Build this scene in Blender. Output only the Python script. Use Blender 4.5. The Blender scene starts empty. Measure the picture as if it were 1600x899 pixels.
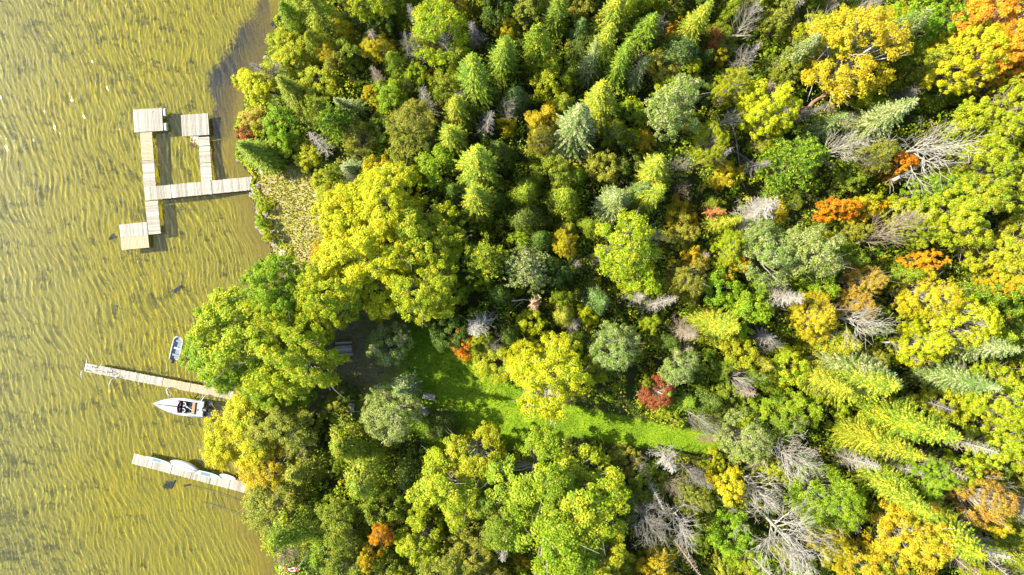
import bpy, math, random
import numpy as np
from mathutils import Vector, Matrix

# ------------------------------------------------------------ camera, light, exposure
SC = bpy.context.scene
COL = SC.collection
H = 73.3                      # flying height in metres
S = 110.0 / 1600.0            # metres per photo pixel on the water
SC.render.resolution_x, SC.render.resolution_y = 1024, 575
cam = bpy.data.objects.new('camera', bpy.data.cameras.new('camera'))
COL.objects.link(cam)
cam.location = (0, 0, H)
cam.data.sensor_width = 36
cam.data.lens = 24
cam.data.clip_end = 3000
SC.camera = cam

SUN_EL = math.radians(42)
SUN_DIR = Vector((math.cos(SUN_EL) * math.cos(math.radians(-12)), math.cos(SUN_EL) * math.sin(math.radians(-12)), -math.sin(SUN_EL)))
world = bpy.data.worlds.new('World')
SC.world = world
world.use_nodes = True
_nt = world.node_tree
_sky = _nt.nodes.new('ShaderNodeTexSky')
_sky.sky_type = 'NISHITA'
_sky.sun_disc = False
_sky.sun_elevation = SUN_EL
_sky.sun_rotation = math.radians(-78)      # clockwise from +Y: the sun stands to the west, a little north
_nt.links.new(_sky.outputs[0], _nt.nodes['Background'].inputs[0])
_nt.nodes['Background'].inputs[1].default_value = 0.15
sun = bpy.data.objects.new('sun', bpy.data.lights.new('sun', 'SUN'))
COL.objects.link(sun)
sun.data.energy = 5.0
sun.data.angle = math.radians(0.5)
sun.data.color = (1.0, 0.925, 0.72)
sun.rotation_euler = SUN_DIR.to_track_quat('-Z', 'Y').to_euler()
sun.data.cycles.is_caustics_light = True   # sunlight refracted by the ripples onto the lake bed
SC.view_settings.view_transform = 'Standard'
SC.view_settings.look = 'None'
SC.view_settings.exposure = 1.30
SC.view_settings.gamma = 1.0
SC.cycles.use_denoising = True
SC.cycles.max_bounces = 8
SC.cycles.transparent_max_bounces = 8

rnd = random.Random(7)
rng = np.random.RandomState(7)


def P(px, py, z=0.0):
    """photo pixel -> place on the level z"""
    k = S * (H - z) / H
    return ((px - 800) * k, (449.5 - py) * k)


# ------------------------------------------------------------ shore and terrain
SHORE = [(-900, 470), (-60, 452), (0, 442), (50, 432), (100, 415), (150, 385), (200, 372), (240, 372), (275, 392), (300, 397), (330, 402),
         (360, 410), (385, 424), (400, 434), (450, 452), (500, 462), (560, 462), (600, 455), (640, 450), (690, 432), (740, 412),
         (780, 398), (820, 402), (860, 424), (899, 442), (960, 455), (2000, 520)]
_sy = np.array([(449.5 - p[0]) * S for p in SHORE])[::-1]
_sx = np.array([(p[1] - 800) * S for p in SHORE])[::-1]


def shore_x(y):
    return np.interp(y, _sy, _sx) + 0.25 * np.sin(y * 1.7) + 0.12 * np.sin(y * 4.3 + 1)


def sstep(a, b, x):
    t = np.clip((x - a) / (b - a), 0, 1)
    return t * t * (3 - 2 * t)


def land_z(x, y):
    d = x - shore_x(y)
    z = 0.45 * sstep(-0.3, 0.9, d) + 0.6 * sstep(0.5, 14, d) + 1.0 * sstep(15, 70, d)
    z = z + 0.07 * np.sin(x * 0.9 + 1.3 * np.sin(y * 0.6)) * np.sin(y * 0.8 + 0.5) * sstep(1, 4, d)
    return z - 1.2 * sstep(0.2, -1.6, d)


def bed_z(x, y):
    d = shore_x(y) - x
    z = -0.16 - 0.95 * sstep(-0.4, 5.0, d) - 0.35 * sstep(5, 26, d)
    return z + 0.03 * np.sin(x * 1.3 + 2 * np.sin(y * 0.5)) + 0.03 * np.sin(y * 0.9 + x * 0.4)


def in_poly(x, y, poly):
    x = np.asarray(x, float); y = np.asarray(y, float)
    inside = np.zeros(np.broadcast(x, y).shape, bool)
    n = len(poly)
    for i in range(n):
        x0, y0 = poly[i]; x1, y1 = poly[(i + 1) % n]
        c = ((y0 > y) != (y1 > y)) & (x < (x1 - x0) * (y - y0) / (y1 - y0 + 1e-9) + x0)
        inside ^= c
    return inside


LAWN_PX = [(478, 640), (486, 560), (500, 505), (560, 478), (640, 478), (690, 500), (715, 545), (770, 580), (800, 600), (860, 628), (930, 640),
           (990, 652), (1050, 665), (1108, 676), (1125, 690), (1100, 704), (1040, 704), (960, 692), (890, 680), (850, 700), (800, 702), (740, 712), (690, 705), (640, 672), (560, 660), (500, 655)]
LAWN = [P(a, b, 0.9) for a, b in LAWN_PX]
MEADOW_PX = [(390, 262), (420, 258), (470, 255), (500, 280), (520, 320), (515, 380), (490, 440), (445, 420), (425, 390), (404, 345), (398, 300)]
MEADOW = [P(a, b, 0.6) for a, b in MEADOW_PX]


def poly_dist(x, y, poly):
    """signed distance in metres, positive inside"""
    d = np.full(np.shape(x), 1e9)
    n = len(poly)
    for i in range(n):
        ax, ay = poly[i]; bx, by = poly[(i + 1) % n]
        vx, vy = bx - ax, by - ay
        t = np.clip(((x - ax) * vx + (y - ay) * vy) / (vx * vx + vy * vy + 1e-9), 0, 1)
        d = np.minimum(d, np.hypot(x - ax - t * vx, y - ay - t * vy))
    return np.where(in_poly(x, y, poly), d, -d)


# ------------------------------------------------------------ object helpers
def link(o, parent=None):
    COL.objects.link(o)
    if parent is not None:
        o.parent = parent
    return o


def tag(o, label=None, cat=None, group=None, kind=None):
    if label: o['label'] = label
    if cat: o['category'] = cat
    if group: o['group'] = group
    if kind: o['kind'] = kind
    return o


def thing(name, label, cat, loc=(0, 0, 0), rz=0.0, group=None):
    o = bpy.data.objects.new(name, None)
    o.empty_display_size = 0.3
    o.location = loc
    o.rotation_euler = (0, 0, rz)
    link(o)
    return tag(o, label, cat, group)


def npmesh(name, co, faces, mat=None, smooth=False, mats=None, midx=None):
    """faces: (n,k) int array or list of such arrays"""
    me = bpy.data.meshes.new(name)
    co = np.asarray(co, np.float32)
    if not isinstance(faces, list): faces = [faces]
    faces = [np.asarray(f, np.int32) for f in faces if len(f)]
    me.vertices.add(len(co)); me.vertices.foreach_set('co', co.ravel())
    tot = sum(f.size for f in faces)
    me.loops.add(tot)
    me.loops.foreach_set('vertex_index', np.concatenate([f.ravel() for f in faces]))
    ls = []; s = 0
    for f in faces:
        ls.append(s + np.arange(len(f)) * f.shape[1]); s += f.size
    n = sum(len(f) for f in faces)
    me.polygons.add(n)
    me.polygons.foreach_set('loop_start', np.concatenate(ls).astype(np.int32))
    me.polygons.foreach_set('use_smooth', np.full(n, smooth, bool))
    if mats:
        for m in mats: me.materials.append(m)
        if midx is not None: me.polygons.foreach_set('material_index', np.asarray(midx, np.int32))
    elif mat is not None:
        me.materials.append(mat)
    me.update(calc_edges=True)
    return me


def obj(name, me, parent=None, loc=None, rot=None, scale=None):
    o = bpy.data.objects.new(name, me)
    if loc is not None: o.location = loc
    if rot is not None: o.rotation_euler = rot
    if scale is not None: o.scale = scale
    return link(o, parent)


def set_mat(o, m):
    o.material_slots[0].link = 'OBJECT'
    o.material_slots[0].material = m


class MB:
    """collects simple solids into one mesh"""
    def __init__(s):
        s.v = []; s.f4 = []; s.f3 = []; s.n = 0

    def add(s, v, f4=(), f3=()):
        v = np.asarray(v, float)
        if len(f4): s.f4.append(np.asarray(f4) + s.n)
        if len(f3): s.f3.append(np.asarray(f3) + s.n)
        s.v.append(v); s.n += len(v)
        return s

    def box(s, c, d, rz=0.0, bev=0.0, rx=0.0, ry=0.0):
        hx, hy, hz = d[0] / 2, d[1] / 2, d[2] / 2
        if bev > 0:
            b = min(bev, hx * .9, hy * .9, hz * .9)
            v = []
            for z, i in ((-hz, 1), (-hz + b, 0), (hz - b, 0), (hz, 1)):
                k = b if i else 0
                for sx, sy in ((-1, -1), (1, -1), (1, 1), (-1, 1)):
                    v.append((sx * (hx - k), sy * (hy - k), z))
            f = [(3, 2, 1, 0), (12, 13, 14, 15)]
            for l in range(3):
                for k in range(4):
                    a = l * 4 + k; b2 = l * 4 + (k + 1) % 4
                    f.append((a, b2, b2 + 4, a + 4))
        else:
            v = [(sx * hx, sy * hy, sz * hz) for sz in (-1, 1) for sx, sy in ((-1, -1), (1, -1), (1, 1), (-1, 1))]
            f = [(3, 2, 1, 0), (4, 5, 6, 7)] + [(k, (k + 1) % 4, (k + 1) % 4 + 4, k + 4) for k in range(4)]
        M = Matrix.Rotation(rz, 3, 'Z') @ Matrix.Rotation(ry, 3, 'Y') @ Matrix.Rotation(rx, 3, 'X')
        v = np.array(v) @ np.array(M).T + np.array(c)
        return s.add(v, f)

    def tube(s, pts, rad, n=6, cap=True):
        pts = np.asarray(pts, float)
        m = len(pts)
        rad = np.broadcast_to(np.asarray(rad, float), (m,))
        t = np.gradient(pts, axis=0)
        t /= np.linalg.norm(t, axis=1)[:, None] + 1e-9
        ref = np.array([0, 0, 1.0]) if abs(t[0, 2]) < .9 else np.array([1.0, 0, 0])
        u = np.cross(t, ref); u /= np.linalg.norm(u, axis=1)[:, None] + 1e-9
        w = np.cross(t, u)
        a = np.arange(n) * 2 * math.pi / n
        v = pts[:, None] + rad[:, None, None] * (np.cos(a)[None, :, None] * u[:, None] + np.sin(a)[None, :, None] * w[:, None])
        v = v.reshape(-1, 3)
        i = np.arange(m - 1)[:, None] * n; k = np.arange(n)[None]; k2 = (k + 1) % n
        f = np.stack([i + k, i + k2, i + n + k2, i + n + k], -1).reshape(-1, 4)
        f3 = []
        if cap:
            v = np.vstack([v, pts[:1], pts[-1:]])
            c0, c1 = m * n, m * n + 1
            f3 = [(c0, (j + 1) % n, j) for j in range(n)] + [(c1, (m - 1) * n + j, (m - 1) * n + (j + 1) % n) for j in range(n)]
        return s.add(v, f, f3)

    def mesh(s, name, mat=None, smooth=False):
        fs = []
        if s.f4: fs.append(np.concatenate([x.reshape(-1, 4) for x in s.f4]))
        if s.f3: fs.append(np.concatenate([x.reshape(-1, 3) for x in s.f3]))
        return npmesh(name, np.concatenate(s.v), fs, mat, smooth)


# ------------------------------------------------------------ materials
def new_mat(name):
    m = bpy.data.materials.new(name)
    m.use_nodes = True
    nt = m.node_tree
    return m, nt, nt.nodes['Principled BSDF'], nt.nodes['Material Output']


def ramp(nt, fac, stops):
    r = nt.nodes.new('ShaderNodeValToRGB')
    e = r.color_ramp.elements
    while len(e) < len(stops): e.new(0.5)
    for k, (p, c) in enumerate(stops):
        e[k].position = p; e[k].color = (*c, 1)
    nt.links.new(fac, r.inputs[0])
    return r.outputs[0]


def noise(nt, vec, scale, detail=3, rough=0.55, dist=0.0):
    n = nt.nodes.new('ShaderNodeTexNoise')
    n.inputs['Scale'].default_value = scale
    n.inputs['Detail'].default_value = detail
    n.inputs['Roughness'].default_value = rough
    n.inputs['Distortion'].default_value = dist
    if vec is not None: nt.links.new(vec, n.inputs['Vector'])
    return n.outputs['Fac']


def mixc(nt, fac, a, b, mode='MIX'):
    m = nt.nodes.new('ShaderNodeMix'); m.data_type = 'RGBA'; m.blend_type = mode
    for i, v in ((0, fac), (6, a), (7, b)):
        if isinstance(v, (int, float)): m.inputs[i].default_value = v
        elif isinstance(v, tuple): m.inputs[i].default_value = (*v, 1)
        else: nt.links.new(v, m.inputs[i])
    return m.outputs[2]


def math_(nt, op, a, b=0.0, clamp=False):
    m = nt.nodes.new('ShaderNodeMath'); m.operation = op; m.use_clamp = clamp
    for i, v in ((0, a), (1, b)):
        if isinstance(v, (int, float)): m.inputs[i].default_value = v
        else: nt.links.new(v, m.inputs[i])
    return m.outputs[0]


def plain(name, c, rough=0.6, c2=None, scale=4.0, spec=0.4, bump=0.0, metal=0.0, rand=0.0):
    m, nt, b, o = new_mat(name)
    tc = nt.nodes.new('ShaderNodeTexCoord')
    n = noise(nt, tc.outputs['Object'], scale, 4)
    c2 = c2 or tuple(x * 0.75 for x in c)
    col = mixc(nt, n, c, c2)
    if rand:
        oi = nt.nodes.new('ShaderNodeObjectInfo')
        hv = nt.nodes.new('ShaderNodeHueSaturation')
        nt.links.new(math_(nt, 'ADD', math_(nt, 'MULTIPLY', oi.outputs['Random'], rand), 1 - rand / 2), hv.inputs['Value'])
        nt.links.new(col, hv.inputs['Color']); col = hv.outputs[0]
    nt.links.new(col, b.inputs['Base Color'])
    b.inputs['Roughness'].default_value = rough
    b.inputs['Specular IOR Level'].default_value = spec
    b.inputs['Metallic'].default_value = metal
    if bump:
        bp = nt.nodes.new('ShaderNodeBump'); bp.inputs['Strength'].default_value = bump; bp.inputs['Distance'].default_value = 0.02
        nt.links.new(noise(nt, tc.outputs['Object'], scale * 6, 4), bp.inputs['Height'])
        nt.links.new(bp.outputs[0], b.inputs['Normal'])
    return m


PAL = {   # word used in labels, main colour, second colour (the leaf's own colours)
    'yellow': ('bright yellow', (.60, .57, .010), (.36, .46, .010)),
    'gold': ('golden yellow', (.58, .47, .014), (.42, .42, .014)),
    'ygreen': ('yellow-green', (.38, .44, .010), (.21, .33, .010)),
    'bgreen': ('fresh green', (.28, .40, .010), (.16, .30, .010)),
    'green': ('mid green', (.23, .30, .012), (.12, .20, .010)),
    'dgreen': ('dark green', (.10, .155, .012), (.055, .105, .010)),
    'olive': ('olive', (.30, .31, .03), (.16, .20, .018)),
    'pale': ('pale grey-green', (.31, .39, .06), (.17, .28, .035)),
    'blue': ('bluish green', (.14, .235, .042), (.07, .145, .022)),
    'orange': ('orange', (.74, .33, .012), (.62, .46, .012)),
    'rust': ('rusty orange', (.54, .28, .05), (.42, .38, .04)),
    'red': ('reddish brown', (.42, .10, .035), (.26, .16, .04)),
    'grey': ('bleached grey', (.50, .47, .42), (.34, .31, .28)),
    'white': ('bone white', (.66, .63, .57), (.48, .45, .40)),
    'tan': ('tan brown', (.42, .34, .25), (.30, .23, .17)),
    'pink': ('pinkish brown', (.52, .30, .20), (.40, .22, .14)),
}


def leaf_mat(key, conifer=False):
    _, a, b_ = PAL[key]
    if conifer:
        a = {'ygreen': (.27, .35, .016), 'bgreen': (.21, .30, .012), 'pale': (.23, .30, .06)}.get(key, a)
        b_ = {'ygreen': (.15, .23, .014), 'bgreen': (.08, .18, .012), 'pale': (.13, .20, .04)}.get(key, b_)
    m, nt, b, o = new_mat('leaves_' + key + ('_needle' if conifer else ''))
    g = nt.nodes.new('ShaderNodeNewGeometry')
    tc = nt.nodes.new('ShaderNodeTexCoord')
    oi = nt.nodes.new('ShaderNodeObjectInfo')
    va = nt.nodes.new('ShaderNodeVectorMath'); va.operation = 'ADD'
    cmb = nt.nodes.new('ShaderNodeCombineXYZ')
    nt.links.new(math_(nt, 'MULTIPLY', oi.outputs['Random'], 57.0), cmb.inputs[0])
    nt.links.new(tc.outputs['Object'], va.inputs[0]); nt.links.new(cmb.outputs[0], va.inputs[1])
    n1 = noise(nt, va.outputs[0], 0.45, 3, 0.6)
    f = math_(nt, 'ADD', math_(nt, 'MULTIPLY', n1, 2.2), math_(nt, 'MULTIPLY', g.outputs['Random Per Island'], 0.7))
    f = math_(nt, 'SUBTRACT', f, 0.95, True)
    col = mixc(nt, f, a, b_)
    # a sprinkle of turning or dead leaves
    tip = {'green': (.34, .34, .03), 'dgreen': (.16, .2, .03), 'bgreen': (.36, .4, .02), 'ygreen': (.55, .46, .02), 'olive': (.44, .38, .04),
           'pale': (.44, .42, .22), 'blue': (.24, .30, .12), 'yellow': (.60, .46, .015), 'gold': (.64, .38, .02), 'orange': (.65, .14, .02),
           'red': (.50, .20, .05)}.get(key, b_)
    n2 = noise(nt, va.outputs[0], 0.8, 2, 0.6)
    pick = math_(nt, 'GREATER_THAN', math_(nt, 'ADD', math_(nt, 'MULTIPLY', g.outputs['Random Per Island'], 0.45), n2), 0.82)
    col = mixc(nt, math_(nt, 'MULTIPLY', pick, 0.75), col, tip)
    hv = nt.nodes.new('ShaderNodeHueSaturation')
    nt.links.new(math_(nt, 'ADD', math_(nt, 'MULTIPLY', g.outputs['Random Per Island'], 0.5), 0.72), hv.inputs['Value'])
    nt.links.new(math_(nt, 'ADD', math_(nt, 'MULTIPLY', oi.outputs['Random'], 0.03), 0.485), hv.inputs['Hue'])
    nt.links.new(col, hv.inputs['Color'])
    nt.links.new(hv.outputs[0], b.inputs['Base Color'])
    b.inputs['Roughness'].default_value = 0.5
    b.inputs['Specular IOR Level'].default_value = 0.25
    tr = nt.nodes.new('ShaderNodeBsdfTranslucent')
    nt.links.new(hv.outputs[0], tr.inputs['Color'])
    mx = nt.nodes.new('ShaderNodeMixShader')
    mx.inputs[0].default_value = 0.18 if conifer else 0.35
    nt.links.new(b.outputs[0], mx.inputs[1]); nt.links.new(tr.outputs[0], mx.inputs[2])
    nt.links.new(mx.outputs[0], o.inputs['Surface'])
    return m


LM = {k: leaf_mat(k) for k in PAL}
NM = {k: leaf_mat(k, True) for k in PAL}
BARK = plain('bark_brown', (.16, .12, .085), .9, (.10, .075, .055), 3, .2, .4)
BARK_PALE = plain('bark_pale', (.42, .38, .32), .85, (.28, .24, .2), 3, .2, .3)
BARK_WHITE = plain('bark_birch', (.60, .56, .50), .8, (.36, .32, .28), 4, .2, .2)
DEADW = {'grey': plain('dead_wood_grey', (.34, .31, .275), .9, (.23, .21, .18), 2, .2, .2),
         'white': plain('dead_wood_white', (.50, .455, .39), .85, (.36, .33, .28), 2, .2, .2),
         'tan': plain('dead_wood_tan', (.42, .34, .25), .9, (.28, .22, .17), 2, .2, .2),
         'pink': plain('dead_wood_rust', (.40, .24, .17), .9, (.30, .18, .13), 2, .2, .2)}


# ---- water
def water_mat():
    m, nt, b, o = new_mat('lake_water')
    b.inputs['Base Color'].default_value = (0.93, 0.97, 0.90, 1)
    b.inputs['Transmission Weight'].default_value = 1.0
    b.inputs['Roughness'].default_value = 0.0
    b.inputs['IOR'].default_value = 1.333
    b.inputs['Coat Weight'].default_value = 1.0
    b.inputs['Coat Roughness'].default_value = 0.02
    b.inputs['Coat IOR'].default_value = 1.30
    return m


def bed_mat():
    m, nt, b, o = new_mat('lake_bed_sand')
    g = nt.nodes.new('ShaderNodeNewGeometry')
    pos = g.outputs['Position']
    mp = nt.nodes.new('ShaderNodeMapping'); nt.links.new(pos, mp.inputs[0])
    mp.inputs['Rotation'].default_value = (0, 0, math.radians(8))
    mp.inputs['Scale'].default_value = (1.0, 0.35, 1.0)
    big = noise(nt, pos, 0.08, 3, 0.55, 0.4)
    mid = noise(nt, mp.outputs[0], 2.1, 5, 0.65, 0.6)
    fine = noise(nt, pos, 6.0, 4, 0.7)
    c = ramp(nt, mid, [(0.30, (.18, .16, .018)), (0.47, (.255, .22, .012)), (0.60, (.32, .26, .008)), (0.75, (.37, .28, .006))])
    c = mixc(nt, math_(nt, 'MULTIPLY', math_(nt, 'SUBTRACT', big, 0.42, True), 2.2, True), c, (.235, .21, .03))
    dp = nt.nodes.new('ShaderNodeAttribute'); dp.attribute_name = 'deep'
    c = mixc(nt, math_(nt, 'MULTIPLY', dp.outputs['Fac'], .7), c, (.25, .23, .06))
    c = mixc(nt, math_(nt, 'MULTIPLY', fine, 0.5), c, (.12, .11, .03), 'MULTIPLY') if False else c
    # mottled weed film
    wf = math_(nt, 'MULTIPLY', math_(nt, 'SUBTRACT', fine, 0.48, True), 3.2, True)
    c = mixc(nt, math_(nt, 'MULTIPLY', wf, 0.55), c, (.12, .11, .02))
    at = nt.nodes.new('ShaderNodeAttribute'); at.attribute_name = 'weed'
    weed = math_(nt, 'ADD', at.outputs['Fac'], math_(nt, 'MULTIPLY', math_(nt, 'MULTIPLY', math_(nt, 'SUBTRACT', noise(nt, pos, 3.2, 8, 0.85), 0.5), 3.2), math_(nt, 'MULTIPLY', at.outputs['Fac'], 2.5, True)))
    weed = math_(nt, 'MULTIPLY', math_(nt, 'SUBTRACT', weed, 0.35, True), 2.2, True)
    c = mixc(nt, weed, c, mixc(nt, fine, (.016, .018, .020), (.07, .07, .055)))
    at2 = nt.nodes.new('ShaderNodeAttribute'); at2.attribute_name = 'near'
    brown = math_(nt, 'MULTIPLY', at2.outputs['Fac'], math_(nt, 'ADD', noise(nt, pos, 1.6, 5, 0.7), 0.2), True)
    c = mixc(nt, brown, c, mixc(nt, fine, (.09, .07, .015), (.27, .19, .025)))
    nt.links.new(c, b.inputs['Base Color'])
    b.inputs['Roughness'].default_value = 1
    b.inputs['Specular IOR Level'].default_value = 0
    bp = nt.nodes.new('ShaderNodeBump'); bp.inputs['Strength'].default_value = .5; bp.inputs['Distance'].default_value = 0.06
    nt.links.new(noise(nt, mp.outputs[0], 2.4, 4, 0.6), bp.inputs['Height'])
    nt.links.new(bp.outputs[0], b.inputs['Normal'])
    return m


def ground_mat():
    m, nt, b, o = new_mat('forest_floor')
    pos = nt.nodes.new('ShaderNodeNewGeometry').outputs['Position']
    n1 = noise(nt, pos, 0.5, 5, 0.65)
    n2 = noise(nt, pos, 5.0, 4, 0.7)
    n3 = noise(nt, pos, 1.7, 5, 0.7)
    forest = ramp(nt, n3, [(.3, (.03, .045, .010)), (.5, (.05, .07, .015)), (.62, (.075, .07, .025)), (.75, (.13, .10, .05))])
    lawn = ramp(nt, n1, [(.3, (.09, .155, .010)), (.5, (.15, .25, .012)), (.68, (.25, .33, .016))])
    lawn = mixc(nt, math_(nt, 'MULTIPLY', math_(nt, 'SUBTRACT', n2, .5, True), 2.4, True), lawn, (.09, .13, .012))
    bare = ramp(nt, n2, [(.3, (.15, .12, .065)), (.7, (.26, .20, .12))])
    mead = ramp(nt, n3, [(.30, (.24, .28, .02)), (.45, (.31, .29, .05)), (.56, (.37, .30, .15)), (.74, (.44, .36, .24))])
    mead = mixc(nt, math_(nt, 'MULTIPLY', math_(nt, 'SUBTRACT', n2, .5, True), 2.0, True), mead, (.2, .2, .04))

    def att(nm):
        a = nt.nodes.new('ShaderNodeAttribute'); a.attribute_name = nm; return a.outputs['Fac']

    def soft(nm, amp=0.9):
        v = math_(nt, 'ADD', att(nm), math_(nt, 'MULTIPLY', math_(nt, 'SUBTRACT', n3, .5), amp))
        return math_(nt, 'MULTIPLY', math_(nt, 'SUBTRACT', v, .35, True), 3.0, True)
    c = mixc(nt, soft('lawn', .5), forest, lawn)
    c = mixc(nt, soft('bare', 1.4), c, bare)
    c = mixc(nt, soft('meadow', 1.2), c, mead)
    nt.links.new(c, b.inputs['Base Color'])
    b.inputs['Roughness'].default_value = 1
    b.inputs['Specular IOR Level'].default_value = 0.1
    bp = nt.nodes.new('ShaderNodeBump'); bp.inputs['Strength'].default_value = .8; bp.inputs['Distance'].default_value = 0.08
    nt.links.new(n2, bp.inputs['Height']); nt.links.new(bp.outputs[0], b.inputs['Normal'])
    return m


# ------------------------------------------------------------ the sheets
def sheet(name, xs, ys, fz, mat, attrs=None, smooth=True, keep=None):
    X, Y = np.meshgrid(xs, ys)
    Z = fz(X, Y)
    nx, ny = len(xs), len(ys)
    i = (np.arange(ny - 1)[:, None] * nx + np.arange(nx - 1)[None]).ravel()
    q = np.stack([i, i + 1, i + nx + 1, i + nx], -1)
    co = np.stack([X, Y, Z], -1).reshape(-1, 3)
    if keep is not None:
        k = keep(X, Y).ravel()
        q = q[k[q].any(axis=1)]
        used = np.unique(q); re = np.full(len(co), -1); re[used] = np.arange(len(used))
        co = co[used]; q = re[q]
    me = npmesh(name, co, q, mat, smooth)
    for an, fn in (attrs or {}).items():
        a = me.attributes.new(an, 'FLOAT', 'POINT')
        a.data.foreach_set('value', np.asarray(fn(co[:, 0], co[:, 1]), np.float32).ravel())
    return tag(obj(name, me), kind='structure')


def spread(lo, hi, st, far_lo=None, far_hi=None, n=14):
    a = np.arange(lo, hi + st / 2, st)
    if far_lo is not None: a = np.concatenate([lo - np.geomspace(-far_lo + lo, st * 1.5, n), a])
    if far_hi is not None: a = np.concatenate([a, hi + np.geomspace(st * 1.5, far_hi - hi, n)])
    return a


_wr = np.random.RandomState(11)
WAVES = []
for _i in range(46):
    _l = math.exp(_wr.uniform(math.log(.28), math.log(1.05)))
    WAVES.append((2 * math.pi / _l, _wr.normal(0.25, .24), _wr.uniform(0, 6.28), .0027 * _l ** 0.85 * _wr.uniform(.5, 1.3)))


def wave_z(X, Y):
    Xw = X + .25 * np.sin(Y * .55 + .3 * X) + .12 * np.sin(Y * 1.3 - .4 * X)
    Yw = Y + .35 * np.sin(X * .45)
    Z = np.zeros_like(X)
    for j, (k, a, p, am) in enumerate(WAVES):
        env = .45 + .8 * (.5 + .5 * np.sin(X * (.11 + .013 * (j % 7)) + Y * (.09 - .011 * (j % 5)) + p * 2.3))
        Z += am * env * np.sin(k * (Xw * math.cos(a) + Yw * math.sin(a)) + p)
    inview = sstep(-75, -62, X) * sstep(44, 38, np.abs(Y))
    lee = 1 - .3 * sstep(7, 0, shore_x(Y) - X)      # calmer near the shore
    return Z * inview * lee


xs_w = spread(-58, -22, .08, -900)
ys_w = spread(-33, 33, .11, -900, 900)
water = sheet('water', xs_w, ys_w, wave_z, water_mat(), keep=lambda X, Y: X < shore_x(Y) + 1.2)
water.cycles.is_caustics_caster = True


def weed_f(x, y):
    v = np.zeros_like(x)
    for px, py, rx, ry, ang in ((400, 75, 34, 50, -20), (352, 140, 21, 36, 20), (374, 108, 28, 28, 0), (352, 190, 18, 30, 0), (415, 20, 10, 22, 0),
                                (265, 757, 9, 6, 0), (178, 370, 5, 4, 0)):
        cx, cy = P(px, py, -1); a = math.radians(ang)
        dx = (x - cx) * math.cos(a) + (y - cy) * math.sin(a); dy = -(x - cx) * math.sin(a) + (y - cy) * math.cos(a)
        v = np.maximum(v, 1.85 * np.exp(-((dx / (rx * S)) ** 2 + (dy / (ry * S)) ** 2) ** 1.1))
    low = .30 * sstep(-17, -26, y) * sstep(2, -16, x + 36)   # mottled bottom towards the lower edge
    return np.maximum(v, low)


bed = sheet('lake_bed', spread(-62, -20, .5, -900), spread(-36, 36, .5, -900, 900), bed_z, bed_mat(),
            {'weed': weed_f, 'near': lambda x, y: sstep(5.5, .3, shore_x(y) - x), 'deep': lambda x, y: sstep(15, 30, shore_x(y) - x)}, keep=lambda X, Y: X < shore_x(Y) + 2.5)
bed.cycles.is_caustics_receiver = True


def lawn_f(x, y): return sstep(-.8, .8, poly_dist(x, y, LAWN))
def mead_f(x, y): return sstep(-.6, .8, poly_dist(x, y, MEADOW))


def bare_f(x, y):
    v = np.zeros_like(x)
    for px, py, rx, ry, k in ((550, 550, 95, 90, .72), (505, 600, 60, 60, .8), (1105, 683, 26, 9, .8), (600, 500, 60, 20, .6), (560, 640, 90, 16, .5)):
        cx, cy = P(px, py, 1)
        v = np.maximum(v, k * np.exp(-(((x - cx) / (rx * S)) ** 2 + ((y - cy) / (ry * S)) ** 2) ** 2))
    return v


ground = sheet('ground', spread(-32, 62, .4, None, 900), spread(-38, 38, .4, -900, 900), land_z, ground_mat(),
               {'lawn': lawn_f, 'meadow': mead_f, 'bare': bare_f}, keep=lambda X, Y: X > shore_x(Y) - 1.8)


# ------------------------------------------------------------ leaf cards
def cards(c, n, ln, wd, r=None, tdir=None):
    """rhombic leaf faces; c centres, n normals, ln length, wd width, tdir preferred length direction"""
    r = r or rng
    c = np.asarray(c, float); N = len(c)
    n = n / (np.linalg.norm(n, axis=1)[:, None] + 1e-9)
    t = r.normal(size=(N, 3)) if tdir is None else tdir
    t = t - (t * n).sum(1)[:, None] * n
    t /= np.linalg.norm(t, axis=1)[:, None] + 1e-9
    b = np.cross(n, t)
    ln = np.broadcast_to(ln, (N,))[:, None]; wd = np.broadcast_to(wd, (N,))[:, None]
    v = np.stack([c - t * ln / 2, c + b * wd / 2 + t * ln * .05, c + t * ln / 2, c - b * wd / 2 + t * ln * .05], 1)
    return v.reshape(-1, 3), np.arange(N * 4).reshape(N, 4)


def unit(v): return v / (np.linalg.norm(v, axis=-1, keepdims=True) + 1e-9)


def curve(a, b, sag, k=5, jit=0.0, r=None):
    a = np.array(a, float); b = np.array(b, float)
    t = np.linspace(0, 1, k)[:, None]
    p = a + (b - a) * t + np.array(sag) * (4 * t * (1 - t))
    if jit: p[1:-1] += (r or rng).normal(size=(k - 2, 3)) * jit
    return p


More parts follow.
